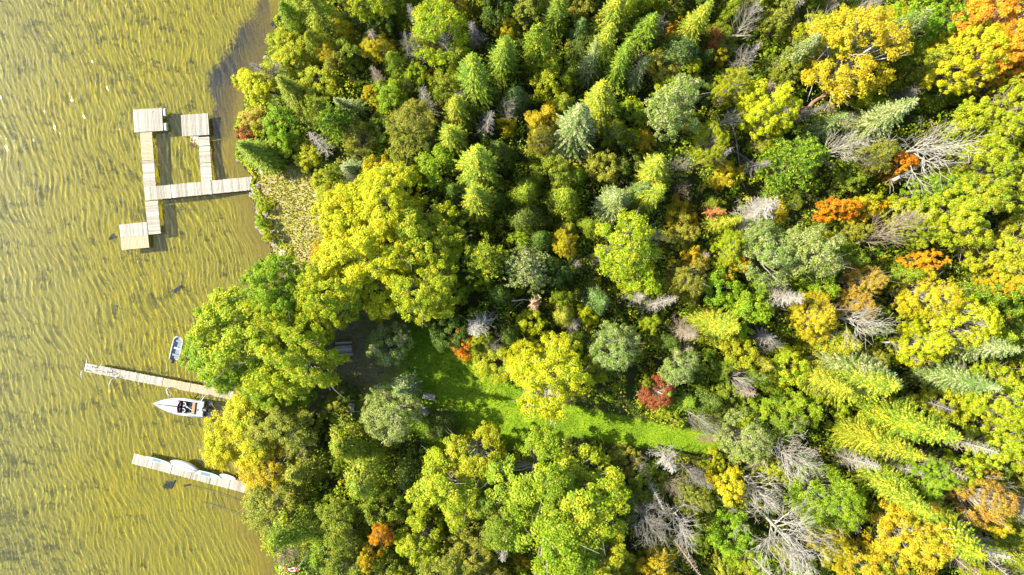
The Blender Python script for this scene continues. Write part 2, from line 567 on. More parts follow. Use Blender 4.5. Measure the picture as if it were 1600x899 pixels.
def broadleaf(name, R, Ht, nclump, per, leaf, seed, base=.25, flat=.42, gap=.25, tier=0.0, clump=.20, upright=0.5):
    """returns (trunk mesh, crown mesh); R crown radius, Ht height, base = fraction where the crown starts"""
    r = np.random.RandomState(seed)
    zc = Ht * (base + 1) / 2; hz = Ht * (1 - base) / 2
    lob = [(r.normal(size=3), r.uniform(.12, .30)) for _ in range(8)]
    cc = []; tries = 0
    while len(cc) < nclump and tries < nclump * 12:
        tries += 1
        d = r.normal(size=3); d /= np.linalg.norm(d)
        if d[2] < -.35 and r.rand() < .75: continue
        l = 1.0
        for v, a in lob: l += a * math.sin(3.1 * float(v @ d) + 5 * a * 10)
        if l < .84 and r.rand() < gap * 2.4: continue
        rr = (r.uniform(.42, 1.0) ** .55) * min(l, 1.25)
        p = np.array([d[0] * R * rr, d[1] * R * rr, zc + d[2] * hz * min(rr, 1.0)])
        if tier: p[2] = round(p[2] / tier) * tier + r.normal() * tier * .13
        cc.append(p)
    cc = np.array(cc)
    csz = R * clump * r.uniform(.65, 1.35, len(cc))
    # leaves
    idx = r.randint(0, len(cc), int(nclump * per))
    d = unit(r.normal(size=(len(idx), 3)))
    d[:, 2] = np.where(d[:, 2] < -.2, -d[:, 2] * .6, d[:, 2])
    rad = r.uniform(.25, 1, len(idx)) ** .6
    off = d * (rad * csz[idx])[:, None]
    off[:, 2] *= flat / .5 * .62
    pos = cc[idx] + off
    out = unit(pos - np.array([0, 0, zc - hz * .5]))
    nr = d * .45 + out * .45 + np.array([0, 0, upright]) + r.normal(size=d.shape) * .42
    sz = leaf * r.uniform(.65, 1.35, len(idx))
    v, f = cards(pos, nr, sz, sz * .72, r)
    crown = npmesh(name + '_crown', v, f, LM['green'])
    # wood
    m = MB()
    lean = r.normal(size=2) * R * .05
    top = np.array([lean[0], lean[1], Ht * .86])
    tr = curve((0, 0, -.3), top, (r.normal() * .12, r.normal() * .12, 0), 8)
    tk = .022 * Ht + .03
    m.tube(tr, np.linspace(tk, tk * .22, 8), 7)
    nl = max(6, int(nclump / 14))
    order = r.permutation(len(cc))[:nl * 4]
    for k, i in enumerate(order):
        e = cc[i]
        t = np.clip((e[2] / Ht) * .62 - .04 + r.uniform(-.06, .04), base * .55, .88)
        a = tr[0] + (tr[-1] - tr[0]) * t
        big = k < nl
        rr = tk * (.42 if big else .2) * (1 - .4 * t)
        pts = curve(a, e, (0, 0, -.06 * R * (1 if big else .3)), 5, .03 * R, r)
        m.tube(pts, np.linspace(rr, rr * .25, 5), 5 if big else 4, False)
        if big:
            for q in range(3):
                e2 = e + r.normal(size=3) * R * .22
                m.tube(curve(pts[3], e2, (0, 0, 0), 4, .02 * R, r), np.linspace(rr * .4, rr * .12, 4), 4, False)
    return m.mesh(name + '_trunk', BARK, True), crown


def spruce(name, R, Ht, seed, whorl=.34, nb=8, droop=.28, tw=.42, wid=.15, power=.85, open_=0.0, base=.12):
    r = np.random.RandomState(seed)
    C = []; N = []; T = []; L = []; W = []
    m = MB()
    m.tube([(0, 0, -.3), (0.05, 0, Ht * .5), (0, 0.04, Ht)], [.020 * Ht, .011 * Ht, .01], 7)
    z = Ht * base
    lobe = r.uniform(.75, 1.15, 12)
    while z < Ht * .985:
        t = (z - Ht * base) / (Ht * (1 - base))
        l0 = R * ((1 - t) ** power) * r.uniform(.82, 1.12) + .08
        if t < .12: l0 *= .6 + 3.2 * t
        n = max(4, int(nb * (.55 + .6 * (1 - t))))
        a0 = r.uniform(0, 6.28)
        for k in range(n):
            if r.rand() < open_: continue
            a = a0 + k * 6.283 / n + r.normal() * .16
            l = l0 * r.uniform(.7, 1.18) * lobe[int(a * 12 / 6.283) % 12]
            d = np.array([math.cos(a), math.sin(a), 0])
            up = .28 * (t ** 1.5) - .04
            s = np.linspace(.12, 1, max(4, int(l / .145)))
            zz = z + l * (up * s - droop * s ** 1.4 + .16 * s ** 3)
            P0 = np.array([d * l * q for q in s]); P0[:, 2] = zz
            if l > 1.0 and r.rand() < .5:
                m.tube(np.vstack([[0, 0, z], P0[len(s) // 3], P0[2 * len(s) // 3]]), [.03, .022, .012], 3, False)
            side = np.array([-d[1], d[0], 0])
            for sg in (-1, 1):
                tl = tw * (1.12 - s * .75) * min(1, .45 + l / 2.2) * r.uniform(.75, 1.25, len(s))
                dr = side[None] * sg * .85 + d[None] * .75 + np.array([0, 0, -.30]) + r.normal(size=(len(s), 3)) * .12
                dr = unit(dr)
                C.append(P0 + dr * tl[:, None] * .45 + np.array([0, 0, 0]))
                N.append(np.tile([0, 0, 1.0], (len(s), 1)) + side[None] * sg * .35 + r.normal(size=(len(s), 3)) * .25 + d * .25)
                T.append(dr); L.append(tl); W.append(np.full(len(s), wid) * r.uniform(.8, 1.3, len(s)))
            e = P0[-1] + d * .06                     # the branch tip
            C.append(e[None]); N.append(np.array([[0, 0, 1.0]]) + r.normal(size=(1, 3)) * .2); T.append(d[None] + 0); L.append(np.array([tw * .8])); W.append(np.array([wid]))
        z += whorl * (1.1 - .45 * t) * r.uniform(.75, 1.25)
    k = 5
    C.append(np.tile([0, 0, Ht], (k, 1)) + r.normal(size=(k, 3)) * .03); N.append(r.normal(size=(k, 3)) * [1, 1, .1]); T.append(np.tile([0, 0, 1.0], (k, 1))); L.append(np.full(k, .5)); W.append(np.full(k, .1))
    C = np.concatenate(C); N = np.concatenate(N); T = np.concatenate(T); L = np.concatenate(L); W = np.concatenate(W)
    v, f = cards(C, N, L * 1.15, W, r, T)
    return m.mesh(name + '_trunk', BARK, True), npmesh(name + '_crown', v, f, NM['green'])


def pine(name, R, Ht, seed, nb=7, lay=.75, tuft=.30, base=.28):
    r = np.random.RandomState(seed)
    m = MB()
    m.tube([(0, 0, -.3), (0.06, 0, Ht * .5), (0, 0.05, Ht)], [.022 * Ht, .013 * Ht, .02], 7)
    C = []
    z = Ht * base
    while z < Ht * .97:
        t = (z - Ht * base) / (Ht * (1 - base))
        l0 = R * (1 - t ** 1.6) ** .75 * (0.75 + .5 * min(1, t * 4)) * r.uniform(.85, 1.1) + .2
        n = max(4, int(nb * (.6 + .5 * (1 - t)))); a0 = r.uniform(0, 6.28)
        for k in range(n):
            a = a0 + k * 6.283 / n + r.normal() * .2
            l = l0 * r.uniform(.6, 1.15)
            e = np.array([math.cos(a) * l, math.sin(a) * l, z + l * r.uniform(.12, .42)])
            p = curve((0, 0, z), e, (0, 0, -.10 * l), 5, .04 * l, r)
            m.tube(p, np.linspace(.045, .014, 5), 4, False)
            ns = int(3 + l * 3.2)
            for q in range(ns):
                s = r.uniform(.35, 1.0) if q else 1.0
                b = p[0] + (e - p[0]) * s
                C.append(b + np.array([r.normal() * .24 * l * (1.1 - s * .6), r.normal() * .24 * l * (1.1 - s * .6), abs(r.normal()) * .12]))
        z += lay * r.uniform(.7, 1.2) * (1.1 - .5 * t)
    C = np.array(C); K = 15
    c = np.repeat(C, K, 0)
    d = r.normal(size=c.shape); d[:, 2] = np.abs(d[:, 2]) * .9 + .1; d = unit(d)
    sz = tuft * r.uniform(.7, 1.25, len(c))
    v, f = cards(c + d * sz[:, None] * .5, np.cross(d, r.normal(size=d.shape)) + [0, 0, .8], sz * 1.1, sz * .34, r, d)
    return m.mesh(name + '_trunk', BARK, True), npmesh(name + '_crown', v, f, NM['green'])


def cedar(name, R, Ht, seed, n=9000, leaf=.15, base=.06):
    """dense column or cone of soft sprays"""
    r = np.random.RandomState(seed)
    nc = 190
    t = r.uniform(0, 1, nc) ** 1.25
    a = r.uniform(0, 6.283, nc)
    lobe = r.uniform(.75, 1.2, 9)
    rr = R * (1 - t) ** .62 * r.uniform(.62, 1.0, nc) * lobe[(a * 9 / 6.284).astype(int)]
    cc = np.stack([np.cos(a) * rr, np.sin(a) * rr, Ht * (base + (1 - base) * t)], 1)
    idx = r.randint(0, nc, n)
    rad = r.uniform(0, 1, n) ** .5
    d = unit(r.normal(size=(n, 3)))
    out = np.stack([np.cos(a[idx]), np.sin(a[idx]), np.full(n, .0)], 1)
    size = R * .26 * (1.1 - .6 * t[idx])
    off = d * (rad * size)[:, None] * [1, 1, .55] + out * (r.uniform(-.4, 1, n) * size * .8)[:, None]
    off[:, 2] -= .35 * np.maximum(0, (off * out).sum(1))
    pos = cc[idx] + off
    sz = leaf * r.uniform(.7, 1.4, n)
    v, f = cards(pos, d * .5 + out * .5 + [0, 0, .55] + r.normal(size=d.shape) * .35, sz * 1.4, sz * .6, r, out + [0, 0, -.4] + r.normal(size=d.shape) * .5)
    m = MB(); m.tube([(0, 0, -.3), (0, 0.05, Ht * .55), (0, 0, Ht * .97)], [.02 * Ht, .012 * Ht, .015], 7)
    for k in range(40):
        i = r.randint(nc); m.tube(curve((0, 0, cc[i][2] * .92), cc[i], (0, 0, .05), 3), [.03, .02, .01], 3, False)
    return m.mesh(name + '_trunk', BARK, True), npmesh(name + '_crown', v, f, NM['green'])


def grow(m, r, a, d, l, rad, depth, spreadk, up=.15, nseg=4, kids=4, minr=.016, twist=.22):
    pts = [np.array(a, float)]; d = d / np.linalg.norm(d)
    for i in range(nseg):
        d = d + r.normal(size=3) * twist / nseg * 1.6 + np.array([0, 0, up]) / nseg; d /= np.linalg.norm(d)
        pts.append(pts[-1] + d * l / nseg)
    m.tube(pts, np.linspace(rad, max(rad * .35, minr * .8), nseg + 1), 5 if rad > .05 else (4 if rad > .03 else 3), False)
    if depth <= 0: return
    for k in range(kids):
        s = r.uniform(.3, 1.0) if k else 1.0
        i = min(nseg, max(1, int(round(s * nseg))))
        w = unit(r.normal(size=3)); w -= (w @ d) * d; w = unit(w)
        dd = unit(d + w * spreadk * r.uniform(.6, 1.3))
        grow(m, r, pts[i], dd, l * r.uniform(.45, .7), max(rad * .48, minr), depth - 1, spreadk, up, max(2, nseg - 1), kids, minr, twist)


def bare_tree(name, R, Ht, seed, limbs=16, depth=3, kids=5, low=.3, up=.22, sp=.7, minr=.017):
    """leafless broadleaved tree"""
    r = np.random.RandomState(seed)
    m = MB(); b = MB()
    b.tube(curve((0, 0, -.3), (r.normal() * .3, r.normal() * .3, Ht * .75), (.1, 0, 0), 6), np.linspace(.018 * Ht + .04, .04, 6), 7)
    for k in range(limbs):
        t = low + (1 - low) * (k + .5) / limbs
        a = k * 2.4 + r.normal() * .4
        el = .35 + 1.0 * t
        d = np.array([math.cos(a) * math.cos(el), math.sin(a) * math.cos(el), math.sin(el)])
        grow(m, r, (0, 0, Ht * .72 * t), d, R * (1.0 - .35 * t) * r.uniform(.75, 1.1), .075 * (1.2 - .5 * t), depth - 1, sp, up, 5, kids, minr)
    return b.mesh(name + '_trunk', DEADW['grey'], True), m.mesh(name + '_branches', DEADW['grey'], True)


def snag(name, R, Ht, seed, n=110, fuzz=5, low=.25, rad=.026, rise=.25):
    """dead conifer: straight stem ringed by straight side branches"""
    r = np.random.RandomState(seed)
    m = MB(); b = MB()
    b.tube([(0, 0, -.3), (.05, 0, Ht * .6), (0, 0, Ht)], [.017 * Ht + .02, .011 * Ht, .02], 6)
    for k in range(n):
        t = low + (1 - low) * (k / n) ** .85
        a = k * 2.4 + r.normal() * .3
        l = R * (1.05 - t * .8) * r.uniform(.5, 1.15)
        e = np.array([math.cos(a) * l, math.sin(a) * l, Ht * t + l * (rise + r.normal() * .12)])
        p = curve((0, 0, Ht * t), e, (0, 0, -.05 * l), 4, .03 * l, r)
        m.tube(p, np.linspace(rad * 1.2, rad * .5, 4), 3, False)
        for q in range(fuzz):
            s = r.uniform(.3, .95); w = p[0] + (e - p[0]) * s
            g = r.normal(size=3) * [1, 1, .5]; g = unit(g + (e - p[0]) / l * 1.0)
            m.tube([w, w + g * l * r.uniform(.15, .35)], [rad * .6, rad * .35], 3, False)
    return b.mesh(name + '_trunk', DEADW['grey'], True), m.mesh(name + '_branches', DEADW['grey'], True)


# ------------------------------------------------------------ the kinds: name -> list of (R, H, trunk mesh, crown mesh)
K = {}
K['maple'] = [(5.0, 12.5, *broadleaf('maple%d' % i, 5.0, 12.5, 460, 96, .215, 100 + i, base=.22, tier=.8, clump=.115, upright=.8)) for i in range(4)]
K['birch'] = [(4.4, 12.0, *broadleaf('birch%d' % i, 4.4, 12.0, 430, 66, .18, 120 + i, base=.25, clump=.115, gap=.35, upright=.35)) for i in range(3)]
K['poplar'] = [(3.4, 12.0, *broadleaf('poplar%d' % i, 3.4, 12.0, 300, 62, .18, 140 + i, base=.3, clump=.14, gap=.35, upright=.3)) for i in range(4)]
K['ash'] = [(4.4, 12.0, *broadleaf('ash%d' % i, 4.4, 12.0, 240, 108, .21, 160 + i, base=.2, clump=.145, gap=.45, upright=.7)) for i in range(3)]
K['tree'] = [(2.3, 7.5, *broadleaf('tree%d' % i, 2.3, 7.5, 125, 68, .18, 180 + i, base=.18, clump=.19, gap=.35)) for i in range(5)]
K['shrub'] = [(1.4, 3.2, *broadleaf('shrub%d' % i, 1.4, 3.2, 60, 60, .155, 200 + i, base=.05, clump=.24, gap=.4)) for i in range(5)]
K['spruce'] = [(2.5, 13.0, *spruce('spruce%d' % i, 2.5, 13.0, 220 + i, whorl=.22, nb=13, tw=.34, wid=.10, power=.74, droop=.34)) for i in range(4)]
K['thin'] = [(1.7, 12.0, *spruce('slender%d' % i, 1.7, 12.0, 240 + i, nb=10, whorl=.24, open_=.2, droop=.4, tw=.28, wid=.10)) for i in range(3)]
K['pine'] = [(2.7, 12.0, *pine('pine%d' % i, 2.7, 12.0, 260 + i)) for i in range(3)]
K['cedar'] = [(2.4, 10.0, *cedar('cedar%d' % i, 2.4, 10.0, 280 + i)) for i in range(4)]
K['bare'] = [(3.6, 10.5, *bare_tree('bare%d' % i, 3.6, 10.5, 300 + i)) for i in range(3)]
K['dense'] = [(3.8, 11.0, *bare_tree('twiggy%d' % i, 3.8, 11.0, 320 + i, limbs=20, depth=4, kids=4, low=.25, up=.10, sp=.6, minr=.014)) for i in range(2)]
K['snag'] = [(2.0, 10.5, *snag('snag%d' % i, 2.0, 10.5, 340 + i)) for i in range(3)]
K['fuzzy'] = [(1.8, 9.5, *snag('fuzzy%d' % i, 1.8, 9.5, 360 + i, n=170, fuzz=9, low=.15, rad=.022)) for i in range(2)]
K['brown'] = [(1.2, 8.0, *spruce('browning%d' % i, 1.2, 8.0, 380 + i, open_=.45, base=.5)) for i in range(2)]

NAMES = {'maple': ('maple_tree', 'maple'), 'birch': ('birch_tree', 'birch'), 'poplar': ('poplar_tree', 'poplar'), 'ash': ('ash_tree', 'ash tree'),
         'tree': ('broadleaf_tree', 'small broadleaved tree'), 'shrub': ('shrub', 'shrub'), 'spruce': ('spruce_tree', 'spruce'), 'thin': ('spruce_tree', 'slender spruce'),
         'pine': ('pine_tree', 'pine'), 'cedar': ('cedar_tree', 'soft cedar'), 'bare': ('dead_tree', 'leafless tree'), 'dense': ('dead_tree', 'twiggy dead tree'),
         'snag': ('dead_tree', 'bare dead conifer'), 'fuzzy': ('dead_tree', 'fluffy dead conifer'), 'brown': ('spruce_tree', 'half-dead conifer')}
DEAD = ('bare', 'dense', 'snag', 'fuzzy')
CONIF = ('spruce', 'thin', 'pine', 'cedar', 'brown')

#  px, py of the crown's middle in the photo, apparent radius in px, kind, colour, height (m, optional)
TREES = '''
448 18 20 cedar bgreen 6|478 8 26 cedar green 9|437 60 20 tree ygreen 4|462 78 24 tree ygreen 5|447 95 18 tree yellow 4|512 35 34 cedar green 11|540 6 16 poplar olive 8
533 47 14 tree gold 6|548 82 24 tree green 6|492 68 22 cedar green 8|586 12 14 tree olive 6|600 35 20 tree dgreen 6|590 72 22 birch gold 6|640 68 24 bare white 9
652 22 18 fuzzy grey 9|690 42 40 poplar ygreen 11|662 55 18 tree yellow 6|742 32 18 fuzzy grey 10|702 62 18 snag grey 9|788 42 18 tree gold 6|783 82 28 spruce bgreen 13
735 122 32 spruce bgreen 15|708 165 26 spruce ygreen 11|402 130 28 tree yellow 5|378 122 16 shrub yellow 3|462 122 12 shrub gold 3|524 98 17 tree olive 6|495 132 26 tree ygreen 5
455 145 24 spruce green 8|494 178 26 pine green 8|532 190 28 pine bgreen 9|398 188 20 tree rust 4|412 204 12 shrub ygreen 4|384 208 12 shrub red 3|440 195 26 tree bgreen 6|405 240 26 spruce green 8
548 162 20 thin pale 8|612 148 24 tree bgreen 6|585 118 14 fuzzy tan 7|577 148 12 shrub gold 4|562 226 23 poplar olive 6|548 262 24 spruce pale 8|590 270 22 tree gold 7
480 245 20 tree ygreen 4|505 282 16 tree ygreen 4|444 228 20 tree bgreen 4|640 192 32 poplar olive 9|636 232 26 tree olive 7|678 268 30 tree bgreen 8|664 162 22 snag grey 9
690 150 16 bare grey 8|748 186 20 fuzzy grey 9|738 262 42 spruce ygreen 14|700 208 30 spruce ygreen 12|790 196 14 shrub gold 5|650 118 16 tree bgreen 6|676 128 13 shrub yellow 5
600 205 24 tree green 5|818 30 22 tree olive 8|846 12 14 fuzzy grey 10|868 18 22 spruce bgreen 13|850 72 38 cedar bgreen 13|905 40 20 cedar blue 8|955 22 30 spruce ygreen 13
1002 48 30 spruce bgreen 12|944 72 26 spruce ygreen 13|924 106 22 thin pale 11|1026 35 20 bare grey 9|1057 42 10 shrub orange 6|1108 55 15 tree red 6|1090 30 26 spruce ygreen 14
1060 78 26 pine blue 10|1178 92 24 bare white 8|1100 86 13 spruce blue 5|1122 90 11 shrub gold 5|1040 105 24 tree olive 8|1076 108 18 tree ygreen 7|994 112 20 thin pale 10
966 108 22 spruce bgreen 13|832 92 20 cedar dgreen 8|862 126 28 tree ygreen 8|806 150 24 cedar blue 9|948 160 36 spruce ygreen 13|900 208 38 spruce pale 13|1066 165 44 poplar pale 13
1140 145 24 birch ygreen 10|1136 176 18 bare white 9|1114 222 26 birch ygreen 9|1032 278 32 spruce ygreen 12|998 300 24 cedar blue 9|862 268 28 tree green 8|822 292 30 cedar green 9
950 262 24 tree olive 7|846 212 22 birch olive 8|1196 165 38 maple yellow 11|1340 82 64 birch gold 14|1290 60 40 birch ygreen 12|1346 12 22 bare white 11|1446 38 44 tree bgreen 12
1400 52 30 cedar pale 13|1440 105 30 cedar green 10|1568 34 66 maple orange 15|1540 80 30 maple orange 14|1590 118 26 maple gold 14|1500 88 42 maple yellow 13|1580 92 36 maple orange 13|1385 185 34 spruce pale 15|1252 92 28 cedar pale 12
1236 102 24 tree green 8|1322 222 32 bare white 13|1484 208 66 bare white 15|1240 252 38 pine bgreen 11|1408 258 20 tree orange 8|1372 240 26 birch olive 9|1570 175 46 maple ygreen 12
1535 268 46 maple ygreen 12|1590 300 44 maple ygreen 12|1500 338 48 maple ygreen 13|1330 290 26 tree green 7|1490 140 26 cedar bgreen 9|1460 300 30 maple bgreen 11|1570 380 46 maple ygreen 12
540 342 48 maple yellow 11|606 318 56 maple yellow 12|560 425 60 maple yellow 12|645 368 54 maple ygreen 12|662 448 50 maple ygreen 13|515 455 46 maple ygreen 13.5|583 372 56 maple yellow 14
440 450 48 maple bgreen 13|395 528 74 maple ygreen 14|440 500 40 maple ygreen 12|470 620 22 tree bgreen 5|412 322 10 shrub ygreen 1.4|408 345 10 shrub bgreen 1.8|418 367 10 shrub ygreen 1.8|432 262 12 shrub bgreen 2|455 568 56 maple ygreen 14.5|345 560 46 maple bgreen 9|420 598 40 maple bgreen 8|652 492 18 tree gold 7|600 483 18 tree gold 5
600 538 31 tree pale 5.5|715 305 26 cedar dgreen 9|697 380 17 snag grey 9|750 405 32 pine ygreen 11|742 318 34 spruce ygreen 12|757 500 30 snag white 11|777 532 16 bare grey 6
722 530 18 tree orange 5|727 550 12 shrub orange 3|775 568 30 tree ygreen 4|700 522 28 tree dgreen 6|675 498 18 tree dgreen 6|830 332 34 cedar dgreen 9|882 312 32 cedar green 10
842 382 28 cedar dgreen 8|893 380 19 birch gold 9|830 425 34 pine pale 11|868 425 24 tree dgreen 7|812 376 16 tree bgreen 6|843 477 12 brown pink 9|885 492 24 cedar olive 9
825 502 20 tree ygreen 6|920 490 15 tree yellow 7|974 388 48 poplar ygreen 12|1003 432 28 tree ygreen 10|948 398 20 fuzzy tan 10|962 318 32 spruce pale 11|1012 305 26 spruce ygreen 12
930 470 28 cedar blue 9|1021 484 19 fuzzy white 10|958 534 34 poplar pale 10|1062 572 27 poplar pale 9|864 586 60 birch yellow 11|830 560 32 birch yellow 9|1085 517 24 fuzzy tan 10
1118 512 32 spruce ygreen 12|1068 430 30 birch olive 9|1090 408 18 tree gold 8|1112 322 14 brown red 10|1122 346 22 thin ygreen 10|1072 360 22 tree olive 8|1148 390 27 birch ygreen 9
1152 418 20 tree gold 8|1172 480 34 tree bgreen 10|1120 450 28 tree bgreen 8|1106 395 14 snag grey 8|1160 550 26 tree ygreen 7|1100 562 20 tree green 6|1198 540 20 bare grey 8
1214 332 36 fuzzy white 14|1188 362 22 poplar pale 11|1302 324 17 tree orange 9|1328 322 14 tree orange 8|1350 332 20 tree gold 8|1366 326 11 shrub orange 7|1210 402 38 poplar pale 12|1262 392 42 poplar pale 13|1402 376 38 bare tan 13
1348 440 22 birch rust 10|1440 410 15 tree orange 10|1398 432 24 cedar green 9|1246 462 28 fuzzy white 12|1275 500 34 birch gold 9|1366 502 42 bare white 13|1450 455 32 birch gold 12
1480 492 42 birch yellow 12|1440 545 32 birch yellow 11|1590 430 26 maple gold 12|1550 455 34 cedar bgreen 11|1335 572 42 spruce pale 14|1288 590 26 spruce ygreen 13|1510 545 32 spruce pale 14
1226 582 33 tree ygreen 7|1215 528 24 snag grey 9|1360 515 16 cedar pale 8|392 685 58 birch yellow 8|450 672 46 birch olive 8|355 690 36 birch yellow 7|420 730 42 birch gold 7
610 650 40 poplar pale 9|628 612 26 thin pale 10|546 690 42 cedar green 9|562 735 44 cedar green 11|480 735 34 cedar olive 8|428 792 42 poplar olive 7|465 828 44 cedar bgreen 11
500 858 26 cedar bgreen 8|520 815 38 poplar green 9|545 868 36 poplar green 8|592 838 20 birch orange 9|582 862 16 tree gold 8|600 785 30 tree green 8|700 765 54 ash ygreen 11|742 705 42 ash ygreen 9
660 838 34 ash ygreen 9|690 885 34 poplar olive 9|640 745 26 cedar dgreen 7|540 612 16 shrub dgreen 3|690 665 28 cedar dgreen 5|520 640 20 shrub green 3|840 750 66 ash bgreen 12
905 785 68 ash ygreen 12|850 840 74 ash bgreen 13|925 860 56 ash ygreen 12|790 805 46 ash green 11|1022 612 24 birch red 6|1008 600 10 shrub green 6|1052 722 28 snag white 9|1085 748 22 bare grey 8
1082 778 26 birch olive 8|1142 762 26 tree gold 9|1112 722 17 tree ygreen 4|1012 812 34 dense grey 11|1078 838 42 bare white 12|975 722 22 tree olive 4|1010 750 28 tree green 5
1162 690 36 poplar pale 9|1200 660 34 tree bgreen 6|1102 632 28 cedar dgreen 7|1150 832 30 tree bgreen 9|1172 872 26 tree bgreen 8|1196 772 36 bare white 12|1246 850 64 dense white 14
1345 612 36 spruce ygreen 15|1420 672 40 spruce ygreen 15|1362 690 34 spruce ygreen 14|1400 752 34 spruce ygreen 15|1470 820 50 spruce ygreen 15|1500 592 30 spruce pale 14|1290 768 52 birch bgreen 10
1422 848 54 birch gold 12|1532 776 38 birch rust 12|1505 745 22 tree ygreen 11|1555 800 20 tree gold 11|1575 690 48 maple ygreen 12|1560 620 42 maple ygreen 12|1482 722 24 snag tan 11|1542 708 26 snag white 12|1592 762 26 bare white 12
1240 712 40 dense white 11|1358 742 22 fuzzy white 11|1440 738 30 maple bgreen 10|1222 652 32 tree green 7|1532 882 30 snag white 12|1540 515 30 cedar bgreen 10|1590 540 30 cedar green 10
1180 28 24 bare white 10|1222 28 26 tree olive 8|1150 18 22 cedar green 9|1262 12 22 tree green 8|770 15 26 tree dgreen 8|905 5 24 tree olive 8|720 88 20 tree ygreen 7
880 160 26 cedar green 8|780 240 26 cedar dgreen 8|930 355 22 cedar green 7|1180 250 18 snag grey 8|1200 320 20 snag grey 8|1290 200 22 thin pale 9|1140 620 22 tree green 6
1300 860 30 birch gold 8|1360 890 36 birch gold 10|600 895 30 tree green 7|740 860 34 poplar olive 8|1045 640 16 shrub bgreen 2.5
1250 640 30 tree bgreen 7|1480 640 30 tree ygreen 8|1590 860 40 cedar green 11|1340 480 24 birch rust 8|1300 545 26 cedar ygreen 9|1420 480 24 tree ygreen 8|1335 390 24 cedar green 9
1410 335 26 tree ygreen 8|1440 360 24 maple ygreen 9|780 460 26 cedar dgreen 8|800 520 22 cedar dgreen 7|900 540 22 cedar dgreen 7|1040 540 20 cedar dgreen 7|1020 260 20 tree dgreen 6
'''


def parse():
    out = []
    for row in TREES.strip().split('\n'):
        for e in row.split('|'):
            t = e.split()
            px, py, r = float(t[0]), float(t[1]), float(t[2])
            out.append([px, py, r, t[3], t[4], float(t[5])])
    return out


specs = parse()
placed = []       # (x, y, R)


def resolve(px, py, rp, kind, h):
    frac = .55 if kind in ('spruce', 'thin', 'cedar') else (.75 if kind in ('snag', 'bare', 'dense', 'fuzzy') else .66)
    g = 1.0
    for _ in range(3):
        z = g + h * frac
        x, y = P(px, py, z)
        g = float(land_z(np.array(x), np.array(y)))
    R = rp * S * (H - z) / H
    if kind == 'spruce': R *= 1.12
    return x, y, max(g, -.6), R


# fillers: low trees and shrubs that close the canopy between the ones above
occ = []
for s_ in specs:
    x, y, g, R = resolve(*s_[:4], s_[5])
    occ.append((x, y, R, px := s_[0], s_[1]))
fr = random.Random(5)
cands = []
_taken = np.array([(o[0], o[1], o[2]) for o in occ])
NFILL = 0
for _ in range(9000):
    px, py = fr.uniform(395, 1690), fr.uniform(-70, 970)
    x, y = P(px, py, 5)
    inside = 0 < px < 1600 and 0 < py < 899
    rp_ = fr.uniform(11, 25) if inside else fr.uniform(24, 40)
    d0 = x - float(shore_x(np.array(y)))
    if d0 < 2.0: continue
    if float(poly_dist(np.array(x), np.array(y), LAWN)) > -rp_ * S * .75 or float(poly_dist(np.array(x), np.array(y), MEADOW)) > -.6: continue
    rp = rp_
    R = rp * S
    dd = np.hypot(_taken[:, 0] - x, _taken[:, 1] - y)
    if (dd < _taken[:, 2] * .48 + R * .48).any(): continue
    h = fr.uniform(3.0, 8.0) if inside else fr.uniform(7, 12)
    if d0 < 6: h = fr.uniform(2.2, 4)
    kind = fr.choice(['tree', 'tree', 'poplar', 'cedar', 'shrub', 'spruce', 'birch', 'fuzzy', 'snag', 'bare']) if inside else fr.choice(['tree', 'cedar', 'spruce', 'birch'])
    if px > 1150: c = fr.choice(['green', 'ygreen', 'olive', 'bgreen', 'gold', 'ygreen'])
    else: c = fr.choice(['green', 'dgreen', 'olive', 'bgreen', 'ygreen', 'ygreen', 'green', 'gold'])
    if kind in ('spruce', 'cedar') and c == 'gold': c = 'olive'
    if kind in DEAD: c = fr.choice(['grey', 'grey', 'white', 'tan']); rp = min(rp, 20); h += 2.5
    specs.append([px, py, rp, kind, c, h])
    _taken = np.vstack([_taken, (x, y, R)])
    NFILL += 1
    if NFILL >= 300: break

# ---- labels: look first, then the nearest thing one can find in the photo, with a rank where several match
MARKS = [('the orange lawn shrub', 722, 538), ('the star-shaped dead tree', 757, 500), ('the red shrub by the path', 1022, 612),
         ('the H-shaped dock', 330, 270), ('the motorboat pier', 300, 615), ('the lowest dock', 330, 745), ('the red and white flag', 475, 890),
         ('the orange maple in the corner', 1575, 35), ('the large bare pale tree', 1482, 205), ('the golden birch by the lawn', 868, 588),
         ('the lone tree on the lawn', 600, 538), ('the yellow shoreline maples', 583, 372), ('the widest bleached dead tree', 1246, 850),
         ('the big fluffy dead conifer', 1214, 332), ('the upper right yellow maple', 1196, 165), ('the big golden top birch', 1340, 82),
         ('the pale poplar at top centre', 1066, 165), ('the central poplar', 974, 388), ('the orange maple row', 1325, 326),
         ('the forked white dead tree', 1366, 502), ('the rusty orange birch', 1530, 772), ('the pinkish brown conifer', 843, 477),
         ('the broad ash below the path', 875, 790), ('the red shrub by the water', 395, 190), ('the yellow shoreline shrub', 402, 130),
         ('the orange bottom birch', 590, 845), ('the leaning bare tree', 640, 68), ('the tallest top spruce', 735, 118),
         ('the central fluffy white tree', 1021, 484), ('the pale path end', 1110, 685), ('the tan half-fallen tree', 1402, 376),
         ('the reddish shrub by a log', 1108, 55), ('the twin cedars', 465, 835), ('the lower right long spruce', 1470, 820)]


